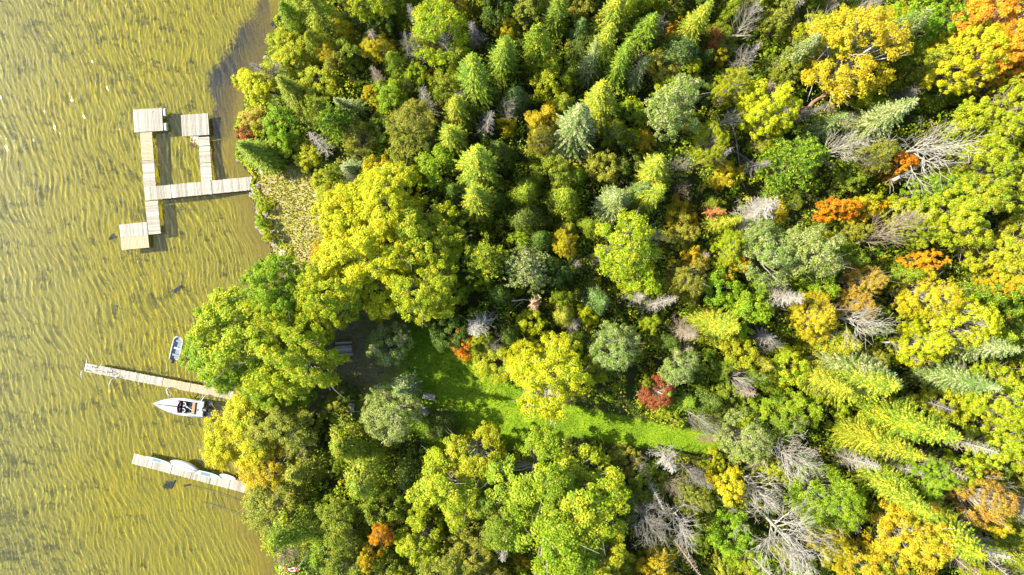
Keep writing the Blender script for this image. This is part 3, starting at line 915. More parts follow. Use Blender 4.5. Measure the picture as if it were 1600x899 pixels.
def where(px, py, own=None):
    best = None
    for nm, mx, my in MARKS:
        d = math.hypot(px - mx, py - my)
        if d < 9: continue
        if best is None or d < best[0]: best = (d, nm, mx, my)
    d, nm, mx, my = best
    dx, dy = px - mx, py - my
    a = math.degrees(math.atan2(-dy, dx)) % 360
    w = ['right of', 'above-right of', 'above', 'above-left of', 'left of', 'below-left of', 'below', 'below-right of'][int((a + 22.5) // 45) % 8]
    return w + ' ' + nm, d


def size_word(rp, kind, h):
    if kind in ('spruce', 'thin'): return 'tall' if h >= 12 else ('short' if h < 7 else 'mid-sized')
    return 'big' if rp >= 40 else ('tiny' if rp < 15 else ('small' if rp < 23 else 'mid-sized'))


from collections import defaultdict
sel = defaultdict(list)
for s_ in specs:
    px, py, rp, kind, c, h = s_
    w, d = where(px, py)
    nm = NAMES[kind][1]
    if nm.startswith('small ') : nm = nm[6:]
    look = f"{size_word(rp, kind, h)} {PAL[c][0]} {nm}"
    s_.append((look, w, d)); sel[(look, w)].append(s_)
ORD = ['nearest', 'second nearest', 'third nearest', 'fourth nearest', 'fifth nearest', 'sixth nearest']
for (look, w), ss in sel.items():
    ss.sort(key=lambda q: q[6][2])
    for i, q in enumerate(ss):
        if i > 5: ORD.append('farther')
        q.append(f"{look} {w}" if len(ss) == 1 else f"{ORD[min(i, 5)]} {look} {w}")

CNT = defaultdict(int)


def plant(px, py, rp, kind, c, h, _, label):
    x, y, g, R = resolve(px, py, rp, kind, h)
    if kind in DEAD: R *= 1.12
    var = K[kind]
    R0, H0, tm, cm = var[int(px * 3 + py * 5) % len(var)]
    name, cat = NAMES[kind]
    cat = {'shrub': 'shrub'}.get(kind, 'tree')
    inside = -40 < px < 1640 and -40 < py < 940
    group = {'shrub': 'shrubs of the woodland edge', 'bare': 'dead trees in the wood', 'dense': 'dead trees in the wood', 'snag': 'dead trees in the wood', 'fuzzy': 'dead trees in the wood'}.get(kind, name.replace('_', ' ') + 's in the shoreline wood')
    rnd = random.Random(int(px * 7919 + py * 104729))
    root = thing(name, label, cat, (x, y, g - .05), rnd.uniform(0, 6.28), group)
    lean = .05 if kind not in DEAD else .07
    root.rotation_euler.x = rnd.gauss(0, lean); root.rotation_euler.y = rnd.gauss(0, lean)
    sx = R / R0
    sc = (sx * rnd.uniform(.93, 1.07), sx * rnd.uniform(.93, 1.07), h / H0)
    t = obj('trunk', tm, root, scale=sc)
    cr = obj('branches' if kind in DEAD else 'crown', cm, root, scale=sc)
    if kind in DEAD:
        m = DEADW.get(c, DEADW['grey']); set_mat(t, m); set_mat(cr, m)
    else:
        set_mat(t, BARK_WHITE if kind == 'birch' else (BARK_PALE if kind in ('poplar', 'maple', 'ash') else BARK))
        set_mat(cr, (NM if kind in CONIF else LM)[c])
    placed.append((x, y, R))


for s_ in specs:
    plant(*s_)

#--SMALL--
# ------------------------------------------------------------ materials of the made things
WOOD = plain('weathered_wood', (.42, .385, .33), .85, (.31, .28, .235), 2.2, .2, .3, rand=.55)
WOOD_TAN = plain('newer_wood', (.45, .35, .24), .8, (.37, .285, .19), 5, .2, .3, rand=.25)
WOOD_DARK = plain('damp_grey_wood', (.26, .22, .18), .9, (.16, .14, .12), 6, .2, .3, rand=.3)
FRAME = plain('dock_frame_wood', (.30, .26, .20), .9, (.20, .17, .13), 4, .2, .2)
STEEL = plain('galvanised_pipe', (.50, .51, .52), .45, None, 6, .5, 0, .6)
WHITEP = plain('white_gelcoat', (.44, .44, .43), .35, (.44, .45, .45), 3, .5)
PIPEW = plain('white_pipe', (.58, .56, .52), .4, (.48, .46, .43), 5, .4)
PALEBLUE = plain('pale_blue_board', (.46, .60, .68), .35, (.36, .50, .60), 3, .5)
GREYBLUE = plain('blue_grey_paint', (.13, .18, .23), .5, (.09, .13, .17), 5, .5)
ALU = plain('worn_aluminium', (.30, .33, .36), .5, (.22, .25, .28), 6, .4, 0, .1)
BLACK = plain('black_cowling', (.02, .022, .026), .3, (.03, .03, .035), 5, .5)
DARKIN = plain('dark_carpet', (.06, .07, .085), .9, (.085, .095, .11), 14, .1)
MAROON = plain('maroon_vinyl', (.22, .06, .09), .5, (.14, .04, .06), 9, .4)
BENCHV = plain('tan_vinyl', (.36, .20, .09), .6, (.27, .15, .07), 9, .4)
GLASS = plain('tinted_windscreen', (.10, .10, .13), .08, (.14, .13, .16), 3, .8)
ROPE = plain('rope', (.10, .11, .12), .9)
ROCK = plain('shore_rock', (.34, .31, .28), .9, (.20, .18, .17), 3, .2, .5, rand=.5)
ROCKW = plain('pale_rock', (.62, .60, .56), .9, (.45, .43, .40), 4, .2, .4)
ORANGE = plain('orange_paint', (.62, .22, .06), .5, (.5, .17, .05), 5)


def deck_planks(parent, x0, x1, w, z, pitch=.142, gap=.022, mat=WOOD, name='plank', th=.035, over=0.0):
    """planks laid across a run along local x from x0 to x1, w wide"""
    n = max(1, int(round((x1 - x0) / pitch))); p = (x1 - x0) / n
    me = MB().box((0, 0, 0), (p - gap, w, th), bev=.006).mesh('plank', mat)
    for i in range(n):
        o = obj(name, me, parent, (x0 + (i + .5) * p, rnd.gauss(0, .010), z - th / 2 + rnd.gauss(0, .0025)), (rnd.gauss(0, .002), 0, rnd.gauss(0, .004)))
    return n


def dock_run(name, label, cat, a, b, w, z, sections, posts=True, group=None, mats=None, skirt=.14):
    """a straight run of deck from pixel a to pixel b; sections = list of end fractions"""
    ax, ay = P(*a, z); bx, by = P(*b, z)
    L = math.hypot(bx - ax, by - ay); rz = math.atan2(by - ay, bx - ax)
    t = thing(name, label, cat, (ax, ay, 0), rz, group)
    s0 = 0.0
    for k, s1 in enumerate(sections):
        deck_planks(t, s0 * L + .02, s1 * L - .02, w, z + rnd.gauss(0, .008), mat=(mats[k] if mats else WOOD))
        fr_ = MB()
        l = (s1 - s0) * L - .05; cx = (s0 + s1) / 2 * L
        for sy in (-1, 0, 1):
            fr_.box((cx, sy * (w / 2 - .06), z - .045 - skirt / 2), (l, .045, skirt))
        for sx in (s0 * L + .06, s1 * L - .06):
            fr_.box((sx, 0, z - .045 - skirt / 2 - .004), (.045, w - .18, skirt - .01))
        obj('frame', fr_.mesh('frame', FRAME), t)
        if posts:
            for sy in (-1, 1):
                px_, py_ = ax + math.cos(rz) * s1 * L, ay + math.sin(rz) * s1 * L
                zb = float(bed_z(np.array(px_), np.array(py_))) - .1
                m = MB().tube([(s1 * L - .12, sy * (w / 2 + .035), zb), (s1 * L - .12, sy * (w / 2 + .035), z + .10)], .028, 8)
                obj('post', m.mesh('post', STEEL, True), t)
        s0 = s1
    return t, L, rz, (ax, ay)


def platform(name, label, quad, z, planks_along_x=True, mats=(WOOD,), group=None, poly=None, th=.4):
    """square raft: quad corners in px (top-left, top-right, bottom-right, bottom-left)"""
    q = [Vector(P(*c, z)) for c in quad]
    c = sum(q, Vector((0, 0))) / 4
    ux = ((q[1] - q[0]) + (q[2] - q[3])) / 2; uy = ((q[0] - q[3]) + (q[1] - q[2])) / 2
    W, D = ux.length, uy.length
    rz = math.atan2(ux.y, ux.x)
    t = thing(name, label, 'dock platform', (c.x, c.y, 0), rz, group)
    k = len(mats)
    for i, m in enumerate(mats):                     # bands from the top edge downward
        y1 = D / 2 - D * i / k; y0 = y1 - D / k
        if planks_along_x:                           # planks run along x
            n = int(round((y1 - y0) / .145)); p = (y1 - y0) / n
            me = MB().box((0, 0, 0), (W, p - .022, .035), bev=.006).mesh('plank', m)
            for j in range(n):
                obj('plank', me, t, (rnd.gauss(0, .01), y0 + (j + .5) * p, z - .018 + rnd.gauss(0, .002)), (0, 0, rnd.gauss(0, .003)))
        else:
            n = int(round(W / .145)); p = W / n
            me = MB().box((0, 0, 0), (p - .022, y1 - y0 - .015, .035), bev=.006).mesh('plank', m)
            for j in range(n):
                obj('plank', me, t, (-W / 2 + (j + .5) * p, (y0 + y1) / 2 + rnd.gauss(0, .008), z - .018 + rnd.gauss(0, .002)), (0, 0, rnd.gauss(0, .003)))
    f = MB()
    for sx in (-1, 0, 1): f.box((sx * (W / 2 - .05), 0, z - .13), (.05, D - .03, .18))
    for sy in (-1, 1): f.box((0, sy * (D / 2 - .05), z - .134), (W - .16, .05, .17))
    obj('frame', f.mesh('frame', FRAME), t)
    for sx in (-1, 1):
        for sy in (-1, 1):
            x = sx * (W / 2 - .15); y = sy * (D / 2 - .15)
            obj('post', MB().tube([(x, y, -1.5), (x, y, z - .05)], .035, 8).mesh('post', STEEL, True), t)
    return t, W, D


# ------------------------------------------------------------ the H-shaped dock
DZ = .48
cross, L1, R1, o1 = dock_run('dock_walkway', 'long weathered plank walkway joining the shore, crossbar of the H-shaped dock', 'dock', (226, 303.5), (395.5, 286.5), 1.42, DZ, [.245, .62, 1.0], group='walkways of the H-shaped dock')
up, L2, R2, o2 = dock_run('dock_walkway', 'walkway with a tan first section rising from the long crossbar to the square platform', 'dock', (234.6, 293), (228, 207), 1.30, DZ - .01, [.49, 1.0], mats=[WOOD, WOOD_TAN], group='walkways of the H-shaped dock')
lo, L3, R3, o3 = dock_run('dock_walkway', 'short walkway going down from the crossbar beside the lowest square platform', 'dock', (237, 314.5), (241.5, 366.5), 1.36, DZ - .02, [1.0], group='walkways of the H-shaped dock')
rt, L4, R4, o4 = dock_run('dock_walkway', 'narrow walkway from the crossbar up to the cornered platform nearest shore', 'dock', (323.3, 284), (318.4, 214), 1.18, DZ - .01, [.42, .80, 1.0], group='walkways of the H-shaped dock')
pA, WA_, DA_ = platform('dock_platform', 'square platform with white corner floats, top left of the H-shaped dock', [(208, 171), (252, 169.5), (256, 204), (210, 208)], DZ + .10, False, group='square platforms of the H-shaped dock')
for sy in (1, -1):
    m = MB().box((WA_ / 2 + .20, sy * (DA_ / 2 - .45), .32), (.36, .80, .40), bev=.08)
    obj('float', m.mesh('float', WHITEP), pA)
obj('cleat', MB().box((.5, DA_ / 2 - .3, DZ + .15), (.22, .06, .06), bev=.02).box((.42, DA_ / 2 - .3, DZ + .12), (.04, .04, .06)).box((.58, DA_ / 2 - .3, DZ + .12), (.04, .04, .06)).mesh('cleat', STEEL), pA)
pB, _, _ = platform('dock_platform', 'square platform half grey half tan, bottom left of the H-shaped dock', [(187, 351), (229.5, 347), (233.5, 387), (190, 391.5)], DZ + .03, False, (WOOD, WOOD_TAN), group='square platforms of the H-shaped dock')
pC, WC_, DC_ = platform('dock_platform', 'pale platform with a slanting lower corner, nearest shore on the H-shaped dock', [(283, 181), (325, 176), (327.5, 212), (284.5, 212.5)], DZ + .02, False, group='square platforms of the H-shaped dock')
# the slanting corner piece
c0 = P(297, 213.5, DZ); c1 = P(310.5, 213.5, DZ); c2 = P(310.5, 228, DZ)
cor = np.array([(*c0, DZ - .01), (*c1, DZ - .01), (*c2, DZ - .01), (*c0, DZ - .15), (*c1, DZ - .15), (*c2, DZ - .15)])
cor[:, 0] -= pC.location.x; cor[:, 1] -= pC.location.y
Rm = np.array(Matrix.Rotation(-pC.rotation_euler.z, 3, 'Z')); cor = cor @ Rm.T
obj('corner_brace', MB().add(cor, [(0, 3, 5, 2), (2, 5, 4, 1), (1, 4, 3, 0)], [(0, 2, 1), (3, 4, 5)]).mesh('corner_brace', WOOD), pC)
# swim ladder
lx, ly = P(301, 222, .2)
lad = thing('swim_ladder', 'orange and white swim ladder hanging under the cornered platform of the H-shaped dock', 'ladder', (lx, ly, 0), math.radians(-35))
for sx in (-.19, .19):
    obj('rail', MB().tube([(sx, .55, .42), (sx, .30, .55), (sx, .0, .30), (sx, -.45, -.75)], .03, 7).mesh('rail', PIPEW, True), lad)
for k in range(4):
    obj('rung', MB().box((0, -.02 - .13 * k, .22 - .27 * k), (.38, .10, .035), bev=.01).mesh('rung', ORANGE), lad)

# ------------------------------------------------------------ the motorboat pier
PZ = .50
pier, LP_, RP_, oP = dock_run('pier', 'long narrow plank pier with white mooring arms beside the motorboat', 'pier', (132.5, 574), (462, 637), .90, PZ, [.12, .245, .37, .50, .64, .82, 1.0], mats=[WOOD, WOOD, WOOD, WOOD_TAN, WOOD_TAN, WOOD, WOOD])


PIERI = Matrix.Rotation(-RP_, 3, 'Z')


def arm(base, tip, bulge=.0, h=.75, rad=.045):
    b = PIERI @ Vector((P(*base, PZ)[0] - oP[0], P(*base, PZ)[1] - oP[1], 0)); e = PIERI @ Vector((P(*tip, PZ + h * .4)[0] - oP[0], P(*tip, PZ + h * .4)[1] - oP[1], 0))
    d = e - b; n = Vector((-d.y, d.x, 0)).normalized() * bulge
    pts = [(0, 0, 0), (0.02, 0, h * .6), tuple(d * .15 + n * .3 + Vector((0, 0, h * .92))), tuple(d * .5 + n + Vector((0, 0, h * .95))), tuple(d * .85 + n * .4 + Vector((0, 0, h * .66))), tuple(d + Vector((0, 0, h * .40)))]
    o = obj('mooring_arm', MB().tube(pts, [rad * 1.15, rad * 1.1, rad, rad * .9, rad * .8, rad * .7], 8).mesh('mooring_arm', PIPEW, True), pier, (b.x, b.y, PZ))
    obj('base_plate', MB().box((0, 0, .02), (.2, .2, .035), bev=.01).mesh('base_plate', STEEL), o)
    obj('tip_ball', MB().tube([(d.x, d.y, h * .40 - .05), (d.x, d.y, h * .40), (d.x, d.y, h * .40 + .05)], [.03, .06, .03], 8).mesh('tip_ball', WHITEP, True), o)


arm((143, 573), (136.5, 561), -.06)
arm((134, 578), (129, 592), .05)
arm((167, 581), (161, 566), .16)
arm((181, 590), (171, 604), .04)
arm((266, 606), (267.5, 620), .02, .9, .075)
arm((325, 617), (314, 628.5), .02, .7, .05)
for (pa, pb, pc, lb) in (((150, 575), (158, 577), (152, 580), 'dark mooring rope coiled at the outer end of the pier'), ((176, 581), (184, 583), (178, 586), 'dark mooring rope lying below the second curled white arm'),
                         ((182, 592), (193, 591), (188, 587), 'dark mooring rope trailing over the lower pier edge')):
    a = Vector((*P(*pa, PZ), 0)); t = thing('mooring_rope', lb, 'rope', (a.x, a.y, PZ + .02), 0, 'ropes on the pier')
    b = Vector((*P(*pb, PZ), 0)) - a; c = Vector((*P(*pc, PZ), 0)) - a
    pts = [(0, 0, 0), tuple(b * .5 + Vector((0, .08, .02))), tuple(b), tuple((b + c) / 2 + Vector((.1, -.05, .01))), tuple(c), tuple(c * .5 + Vector((-.1, -.05, 0)))]
    obj('strand', MB().tube(pts, .02, 6).mesh('strand', ROPE, True), t)


# ------------------------------------------------------------ hulls
def hull_rings(L, W, D, n=17, m=9, bow=.55, full=.9, tran=.85):
    """open hull: x from stern (0) to bow (L)"""
    R = []
    for i in range(n):
        s = i / (n - 1)
        w = W / 2 * (tran + (1 - tran) * min(1, s * 3)) * (1 - max(0, (s - (1 - bow)) / bow) ** 2.1) ** full if s < 1 else .012
        keel = -D * (1 - max(0, (s - .62) / .38) ** 2.4 * .9)
        for j in range(m):
            a = -1 + 2 * j / (m - 1)
            y = w * a * (1 - .12 * (1 - abs(a)))
            z = keel * (1 - abs(a) ** 2.4)
            R.append((L * s, y, z + .10 * s * s))
    q = [(i * m + j, i * m + j + 1, (i + 1) * m + j + 1, (i + 1) * m + j) for i in range(n - 1) for j in range(m - 1)]
    return np.array(R), q, n, m


def gun(R, n, m, side):      # gunwale line
    return [tuple(R[i * m + (m - 1 if side > 0 else 0)]) for i in range(n)]


sx0, sy0 = P(319.5, 639.2, .3); bx0, by0 = P(242, 629.8, .3)
BL = math.hypot(bx0 - sx0, by0 - sy0)
boat = thing('motorboat', 'white bow-decked motorboat with dark cockpit moored along the pier', 'boat', (sx0, sy0, 0), math.atan2(by0 - sy0, bx0 - sx0))
R, q, n, m = hull_rings(BL, 1.86, .42, bow=.62, full=.95, tran=.93)
R[:, 2] += .52
hb = MB().add(R, q)
hb.add([R[j] for j in range(m)] + [(0, 0, .52)], f3=[(j, m, j + 1) for j in range(m - 1)])
obj('hull', hb.mesh('hull', WHITEP, True), boat)
for sd, nm in ((1, 'rub_rail'), (-1, 'rub_rail')):
    g = np.array(gun(R, n, m, sd)); obj('rub_rail', MB().tube(g + [0, 0, .0], .04, 6).mesh('rub_rail', GREYBLUE, True), boat)
# decks: foredeck in two halves with the dark centre strip, side decks, stern deck
ci0, ci1 = .47, .145        # cockpit start (towards bow) and end (stern deck) as fractions
gp = np.array(gun(R, n, m, 1)); gs = np.array(gun(R, n, m, -1))


def gy(s): return float(np.interp(s * BL, gp[:, 0], gp[:, 1]))
def gz(s): return float(np.interp(s * BL, gp[:, 0], gp[:, 2]))


cyw = .66
for sg in (1, -1):
    v = []; f = []
    ss = np.linspace(ci0 + .02, .985, 12)
    for i, s in enumerate(ss):
        v += [(s * BL, sg * .035 * (1 - i / 14), gz(s) + .13 * (1 - (i / 11) ** 2) + .015), (s * BL, sg * (gy(s) * .5), gz(s) + .10 * (1 - (i / 11) ** 2) + .01), (s * BL, sg * (gy(s) - .02), gz(s) + .01)]
        if i:
            for k in range(2): f.append((i * 3 - 3 + k, i * 3 - 2 + k, i * 3 + 1 + k, i * 3 + k))
    obj('foredeck', MB().add(v, f).mesh('foredeck', WHITEP, True), boat)
    v = []; f = []
    ss = np.linspace(.0, ci0 + .02, 6)
    for i, s in enumerate(ss):
        v += [(s * BL, sg * cyw, gz(s) + .03), (s * BL, sg * (gy(s) - .02), gz(s) + .02), (s * BL, sg * cyw, gz(s) - .35)]
        if i: f += [(i * 3 - 3, i * 3 - 2, i * 3 + 1, i * 3), (i * 3 - 1, i * 3 - 3, i * 3, i * 3 + 2)]
    obj('side_deck', MB().add(v, f).mesh('side_deck', WHITEP), boat)
    obj('side_strip', MB().box((BL * .16, sg * (gy(.2) - .09), gz(.2) + .045), (BL * .27, .09, .03), bev=.01).mesh('side_strip', GREYBLUE), boat)
_ss = np.linspace(ci0 + .06, .955, 9)
_sv = []
for _s in _ss:
    _i = (_s - ci0 - .02) / (.965 - ci0) * 11
    for _y in (-.07, .07): _sv.append((_s * BL, _y * (1.25 - _i / 14), gz(_s) + .13 * (1 - (_i / 11) ** 2) + .05))
obj('centre_strip', MB().add(_sv, [(2 * k, 2 * k + 2, 2 * k + 3, 2 * k + 1) for k in range(8)]).mesh('centre_strip', DARKIN), boat)
obj('bow_cap', MB().box((BL * .985, 0, .63), (.16, .10, .05), bev=.02).mesh('bow_cap', STEEL), boat)
obj('cockpit_floor', MB().box((BL * .31, 0, .26), (BL * .36, cyw * 2 - .01, .03)).mesh('cockpit_floor', DARKIN), boat)
obj('stern_deck', MB().box((BL * .06, 0, .545), (BL * .115, cyw * 2 - .02, .06), bev=.02).mesh('stern_deck', WHITEP), boat)
obj('stern_strip', MB().box((BL * .13, 0, .53), (BL * .02, cyw * 1.8, .03)).mesh('stern_strip', GREYBLUE), boat)
obj('dashboard', MB().box((BL * .485, 0, .60), (.34, cyw * 2 + .02, .22), bev=.06).box((BL * .455, .33, .72), (.22, .40, .10), bev=.03).box((BL * .455, -.33, .72), (.22, .40, .10), bev=.03).mesh('dashboard', MAROON), boat)
wv = []
for y in np.linspace(-cyw, cyw, 9):
    xx = BL * .53 - .22 * (y / cyw) ** 2
    wv += [(xx, y, .64), (xx - .20, y * .94, .93)]
obj('windscreen', MB().add(wv, [(2 * i, 2 * i + 2, 2 * i + 3, 2 * i + 1) for i in range(8)]).mesh('windscreen', GLASS), boat)
sw = [(BL * .43 + .02 * math.sin(a), .33 + .16 * math.cos(a), .74 + .14 * math.sin(a)) for a in np.linspace(0, 6.283, 13)]
obj('steering_wheel', MB().tube(sw, .018, 6, False).mesh('steering_wheel', BLACK, True), boat)
for sg in (1, -1):
    st = obj('seat', MB().box((BL * .385, sg * .33, .52), (.42, .42, .16), bev=.07).mesh('seat', DARKIN), boat)
    a = np.linspace(-1.9, 1.9, 13)
    obj('seat_back', MB().tube([(BL * .385 - .21 * math.cos(k), sg * .33 + .20 * math.sin(k), .66) for k in a], .05, 8).mesh('seat_back', WHITEP, True), st)
obj('bench', MB().box((BL * .195, 0, .47), (.36, cyw * 1.9, .14), bev=.05).box((BL * .165, 0, .57), (.10, cyw * 1.9, .22), bev=.04).mesh('bench', BENCHV), boat)
obj('paddle', MB().tube([(BL * .36, -.05, .34), (BL * .22, .25, .56)], .02, 6).box((BL * .36, -.06, .34), (.35, .15, .03), rz=-.6, bev=.01).mesh('paddle', PIPEW), boat)
for (x, y, s, mt) in ((.10, .12, .14, BLACK), (.08, -.18, .11, WHITEP), (.045, .30, .09, STEEL)):
    obj('deck_fitting', MB().box((BL * x, y, .60), (s, s * 1.2, .06), bev=.02).mesh('deck_fitting', mt), boat)
mo = obj('outboard_motor', MB().box((-.28, -.05, .80), (.62, .42, .36), bev=.12).box((-.16, -.05, .52), (.20, .20, .5), bev=.04).box((-.22, -.05, -.05), (.12, .07, .9), bev=.02).mesh('outboard_motor', BLACK), boat)
obj('propeller', MB().tube([(-.22, -.05, -.5), (-.45, -.05, -.5)], [.06, .03], 8).box((-.40, -.05, -.5), (.02, .26, .07), rx=.5).box((-.40, -.05, -.5), (.02, .07, .26), rx=.5).mesh('propeller', BLACK), mo)
obj('cowling_stripe', MB().box((-.28, -.05, .985), (.36, .05, .012)).mesh('cowling_stripe', WHITEP), mo)
for sg in (1, -1):
    obj('stern_shadow_panel', MB().box((-.42, sg * .62 - .04, .17), (.84, .52, .06), bev=.02).mesh('stern_shadow_panel', BLACK), boat)  # black panels added astern, standing in for the boat's cast shadow

rr_ = [(BL * f_, sg_ * (gy(f_) - .07), gz(f_) + .22) for sg_, fs in ((1, np.linspace(.60, .97, 7)), (-1, np.linspace(.97, .60, 7))) for f_ in fs]
br = obj('bow_rail', MB().tube(rr_, .016, 6).mesh('bow_rail', STEEL, True), boat)
for sg in (1, -1):
    for f_ in (.62, .78, .92):
        obj('stanchion', MB().tube([(BL * f_, sg * (gy(f_) - .07), gz(f_)), (BL * f_, sg * (gy(f_) - .07), gz(f_) + .22)], .014, 5).mesh('stanchion', STEEL), br)
    for f_ in (.08, .50): obj('cleat', MB().box((BL * f_, sg * (gy(f_) - .10), gz(f_) + .06), (.20, .05, .05), bev=.015).mesh('cleat', STEEL), boat)
    obj('grab_handle', MB().tube([(BL * .33, sg * (cyw + .08), gz(.3) + .03), (BL * .34, sg * (cyw + .08), gz(.3) + .10), (BL * .42, sg * (cyw + .08), gz(.3) + .10), (BL * .43, sg * (cyw + .08), gz(.3) + .03)], .014, 5).mesh('grab_handle', STEEL), boat)
for pa_, pb_, lb in (((262, 604), (268, 622), 'thin rope from the pier to the bow side of the motorboat'), ((318, 615), (311, 628), 'thin rope from the pier to the stern side of the motorboat')):
    a = Vector((*P(*pa_, .5), .53)); b = Vector((*P(*pb_, .6), .62)); t = thing('mooring_rope', lb, 'rope', tuple(a), 0, 'mooring ropes')
    obj('strand', MB().tube(curve((0, 0, 0), tuple(b - a), (0, 0, -.12), 6), .018, 5).mesh('strand', PIPEW, True), t)

# small aluminium boat under the bright maple
ax, ay = P(272.5, 563, .25); cx, cy = P(282, 526, .25)
jl = math.hypot(cx - ax, cy - ay)
jb = thing('rowboat', 'small aluminium boat with grey-blue inside half under the bright green shoreline maple', 'boat', (ax, ay, 0), math.atan2(cy - ay, cx - ax))
R, q, n, m = hull_rings(jl, 1.02, .34, bow=.22, full=.45, tran=.92); R[:, 2] += .38
ob = MB().add(R, q).add([R[j] for j in range(m)] + [(0, 0, .38)], f3=[(j, m, j + 1) for j in range(m - 1)])
obj('hull', ob.mesh('hull', ALU, True), jb)
for sd in (1, -1): obj('gunwale', MB().tube(np.array(gun(R, n, m, sd)), .065 if sd > 0 else .035, 8).mesh('gunwale', WHITEP if sd > 0 else ALU, True), jb)
obj('boat_floor', MB().box((jl * .48, 0, .15), (jl * .84, .74, .02)).mesh('boat_floor', GREYBLUE), jb)
for s in (.22, .5, .8): obj('seat_bench', MB().box((jl * s, 0, .30), (.24, .90, .05), bev=.015).mesh('seat_bench', GREYBLUE if s != .5 else ALU), jb)
mo = obj('outboard_motor', MB().box((-.12, .0, .58), (.36, .28, .28), bev=.09).box((-.08, 0, .25), (.10, .10, .6), bev=.02).mesh('outboard_motor', BLACK), jb)
obj('tiller', MB().tube([(.0, 0, .56), (.35, .08, .60)], .02, 6).mesh('tiller', BLACK), mo)

# pipe frame of a boat lift under the maple
lx, ly = P(340, 585, .5)
lift = thing('boat_lift', 'grey pipe boat lift frame showing through the maple beside the pier', 'boat lift', (lx, ly, 0), math.radians(12))
for x in (-1.4, 1.4):
    for y in (-.9, .9): obj('post', MB().tube([(x, y, -1.1), (x, y, 1.0)], .04, 7).mesh('post', STEEL, True), lift)
    obj('crossbar', MB().tube([(x, -.9, .9), (x, .9, .9)], .04, 7).mesh('crossbar', STEEL, True), lift)
for y in (-.5, .5): obj('bunk', MB().box((0, y, .45), (3.2, .14, .08), bev=.02).mesh('bunk', WOOD), lift)

# ------------------------------------------------------------ the lowest dock with boards on it
low, LL, RL, oL = dock_run('dock', 'lowest plank dock of five sections carrying boards and an overturned white dinghy', 'dock', (207.5, 716.2), (388, 763.3), 1.14, .50, [.172, .337, .51, .675, .84, 1.0])


def on_low(px, py, z=.5):
    x, y = P(px, py, z); return x, y


def board(label, a, b, w, th, mat, z, cat='paddleboard', name='paddleboard', fin=True):
    x0, y0 = P(*a, z); x1, y1 = P(*b, z); L = math.hypot(x1 - x0, y1 - y0)
    t = thing(name, label, cat, (x0, y0, z), math.atan2(y1 - y0, x1 - x0))
    v = []; n = 15; k = 10
    for i in range(n):
        s = i / (n - 1); ww = w / 2 * max(.04, (1 - abs(2 * s - 1) ** 2.6)) ** .6
        for j in range(k):
            a_ = j * 6.2832 / k
            v.append((L * s, ww * math.cos(a_), th / 2 * (1 + math.sin(a_)) * (.5 + .5 * (1 - abs(2 * s - 1) ** 3)) + .10 * max(0, s - .8)))
    f = [(i * k + j, i * k + (j + 1) % k, (i + 1) * k + (j + 1) % k, (i + 1) * k + j) for i in range(n - 1) for j in range(k)]
    obj('body', MB().add(v, f).mesh('body', mat, True), t)
    if fin:
        obj('deck_pad', MB().box((L * .45, 0, th + .006), (L * .34, w * .62, .012), bev=.004).mesh('deck_pad', GREYBLUE), t)
        obj('fin', MB().box((L * .1, 0, th + .06), (.16, .015, .12), bev=.004).mesh('fin', BLACK), t)
    return t, L


board('pale blue-grey paddleboard on the lowest dock, on the lake side of the dinghy', (228, 714.2), (267, 725), .42, .12, PALEBLUE, .53)
board('blue paddleboard on the lowest dock, on the shore side of the dinghy', (303, 736.0), (345, 746.5), .55, .12, PALEBLUE, .53)
x0, y0 = P(264.5, 721.5, .8); x1, y1 = P(310, 737.5, .8); L = math.hypot(x1 - x0, y1 - y0)
dg = thing('dinghy', 'white dinghy turned upside down along the edge of the lowest dock', 'boat', (x0, y0, 0), math.atan2(y1 - y0, x1 - x0))
v = []; n = 17; k = 11
for i in range(n):
    s = i / (n - 1); ww = .46 * max(.03, (1 - abs(2 * s - 1) ** 2.3)) ** .75; hh = .36 * max(.1, (1 - abs(2 * s - 1) ** 2.6)) ** .6
    for j in range(k):
        a_ = j * math.pi / (k - 1); v.append((L * s, ww * math.cos(a_), .52 + hh * math.sin(a_) ** .8))
obj('hull', MB().add(v, [(i * k + j, i * k + j + 1, (i + 1) * k + j + 1, (i + 1) * k + j) for i in range(n - 1) for j in range(k - 1)]).mesh('hull', WHITEP, True), dg)
obj('keel', MB().tube([(L * s, 0, .52 + .36 * max(.1, (1 - abs(2 * s - 1) ** 2.6)) ** .6 + .01) for s in np.linspace(.06, .94, 11)], .028, 6).mesh('keel', GREYBLUE, True), dg)
for sd in (1, -1): obj('gunwale', MB().tube([(L * s, sd * .47 * max(.03, (1 - abs(2 * s - 1) ** 2.3)) ** .75, .54) for s in np.linspace(.01, .99, 13)], .025, 6).mesh('gunwale', ALU, True), dg)
board('long white board on the lowest dock, closest to the shore', (344, 741.5), (369, 748.5), .5, .12, WHITEP, .53, fin=False)

# submerged rails beside the lowest dock
zb = -1.0
a = Vector(P(303, 757, zb)); rl = thing('boat_ramp', 'thin submerged boat ramp of two long rails below the lowest dock', 'boat ramp', (a.x, a.y, 0), 0)
pa = [Vector((*P(*c, zb), 0)) - Vector((a.x, a.y, 0)) for c in ((303, 757), (392, 781), (318, 782.5), (398, 804.5))]
for u, w in ((pa[0], pa[1]), (pa[2], pa[3])): obj('rail', MB().tube([(u.x, u.y, -.75), (w.x, w.y, .05)], .028, 7).mesh('rail', PIPEW, True), rl)
for s in (.40, .92):
    u = pa[0].lerp(pa[1], s); w = pa[2].lerp(pa[3], s); zz = -.75 + .8 * s + .02
    obj('crosspiece', MB().box(((u.x + w.x) / 2, (u.y + w.y) / 2, zz), ((w - u).length, .06, .04), rz=math.atan2((w - u).y, (w - u).x)).mesh('crosspiece', WOOD_DARK), rl)
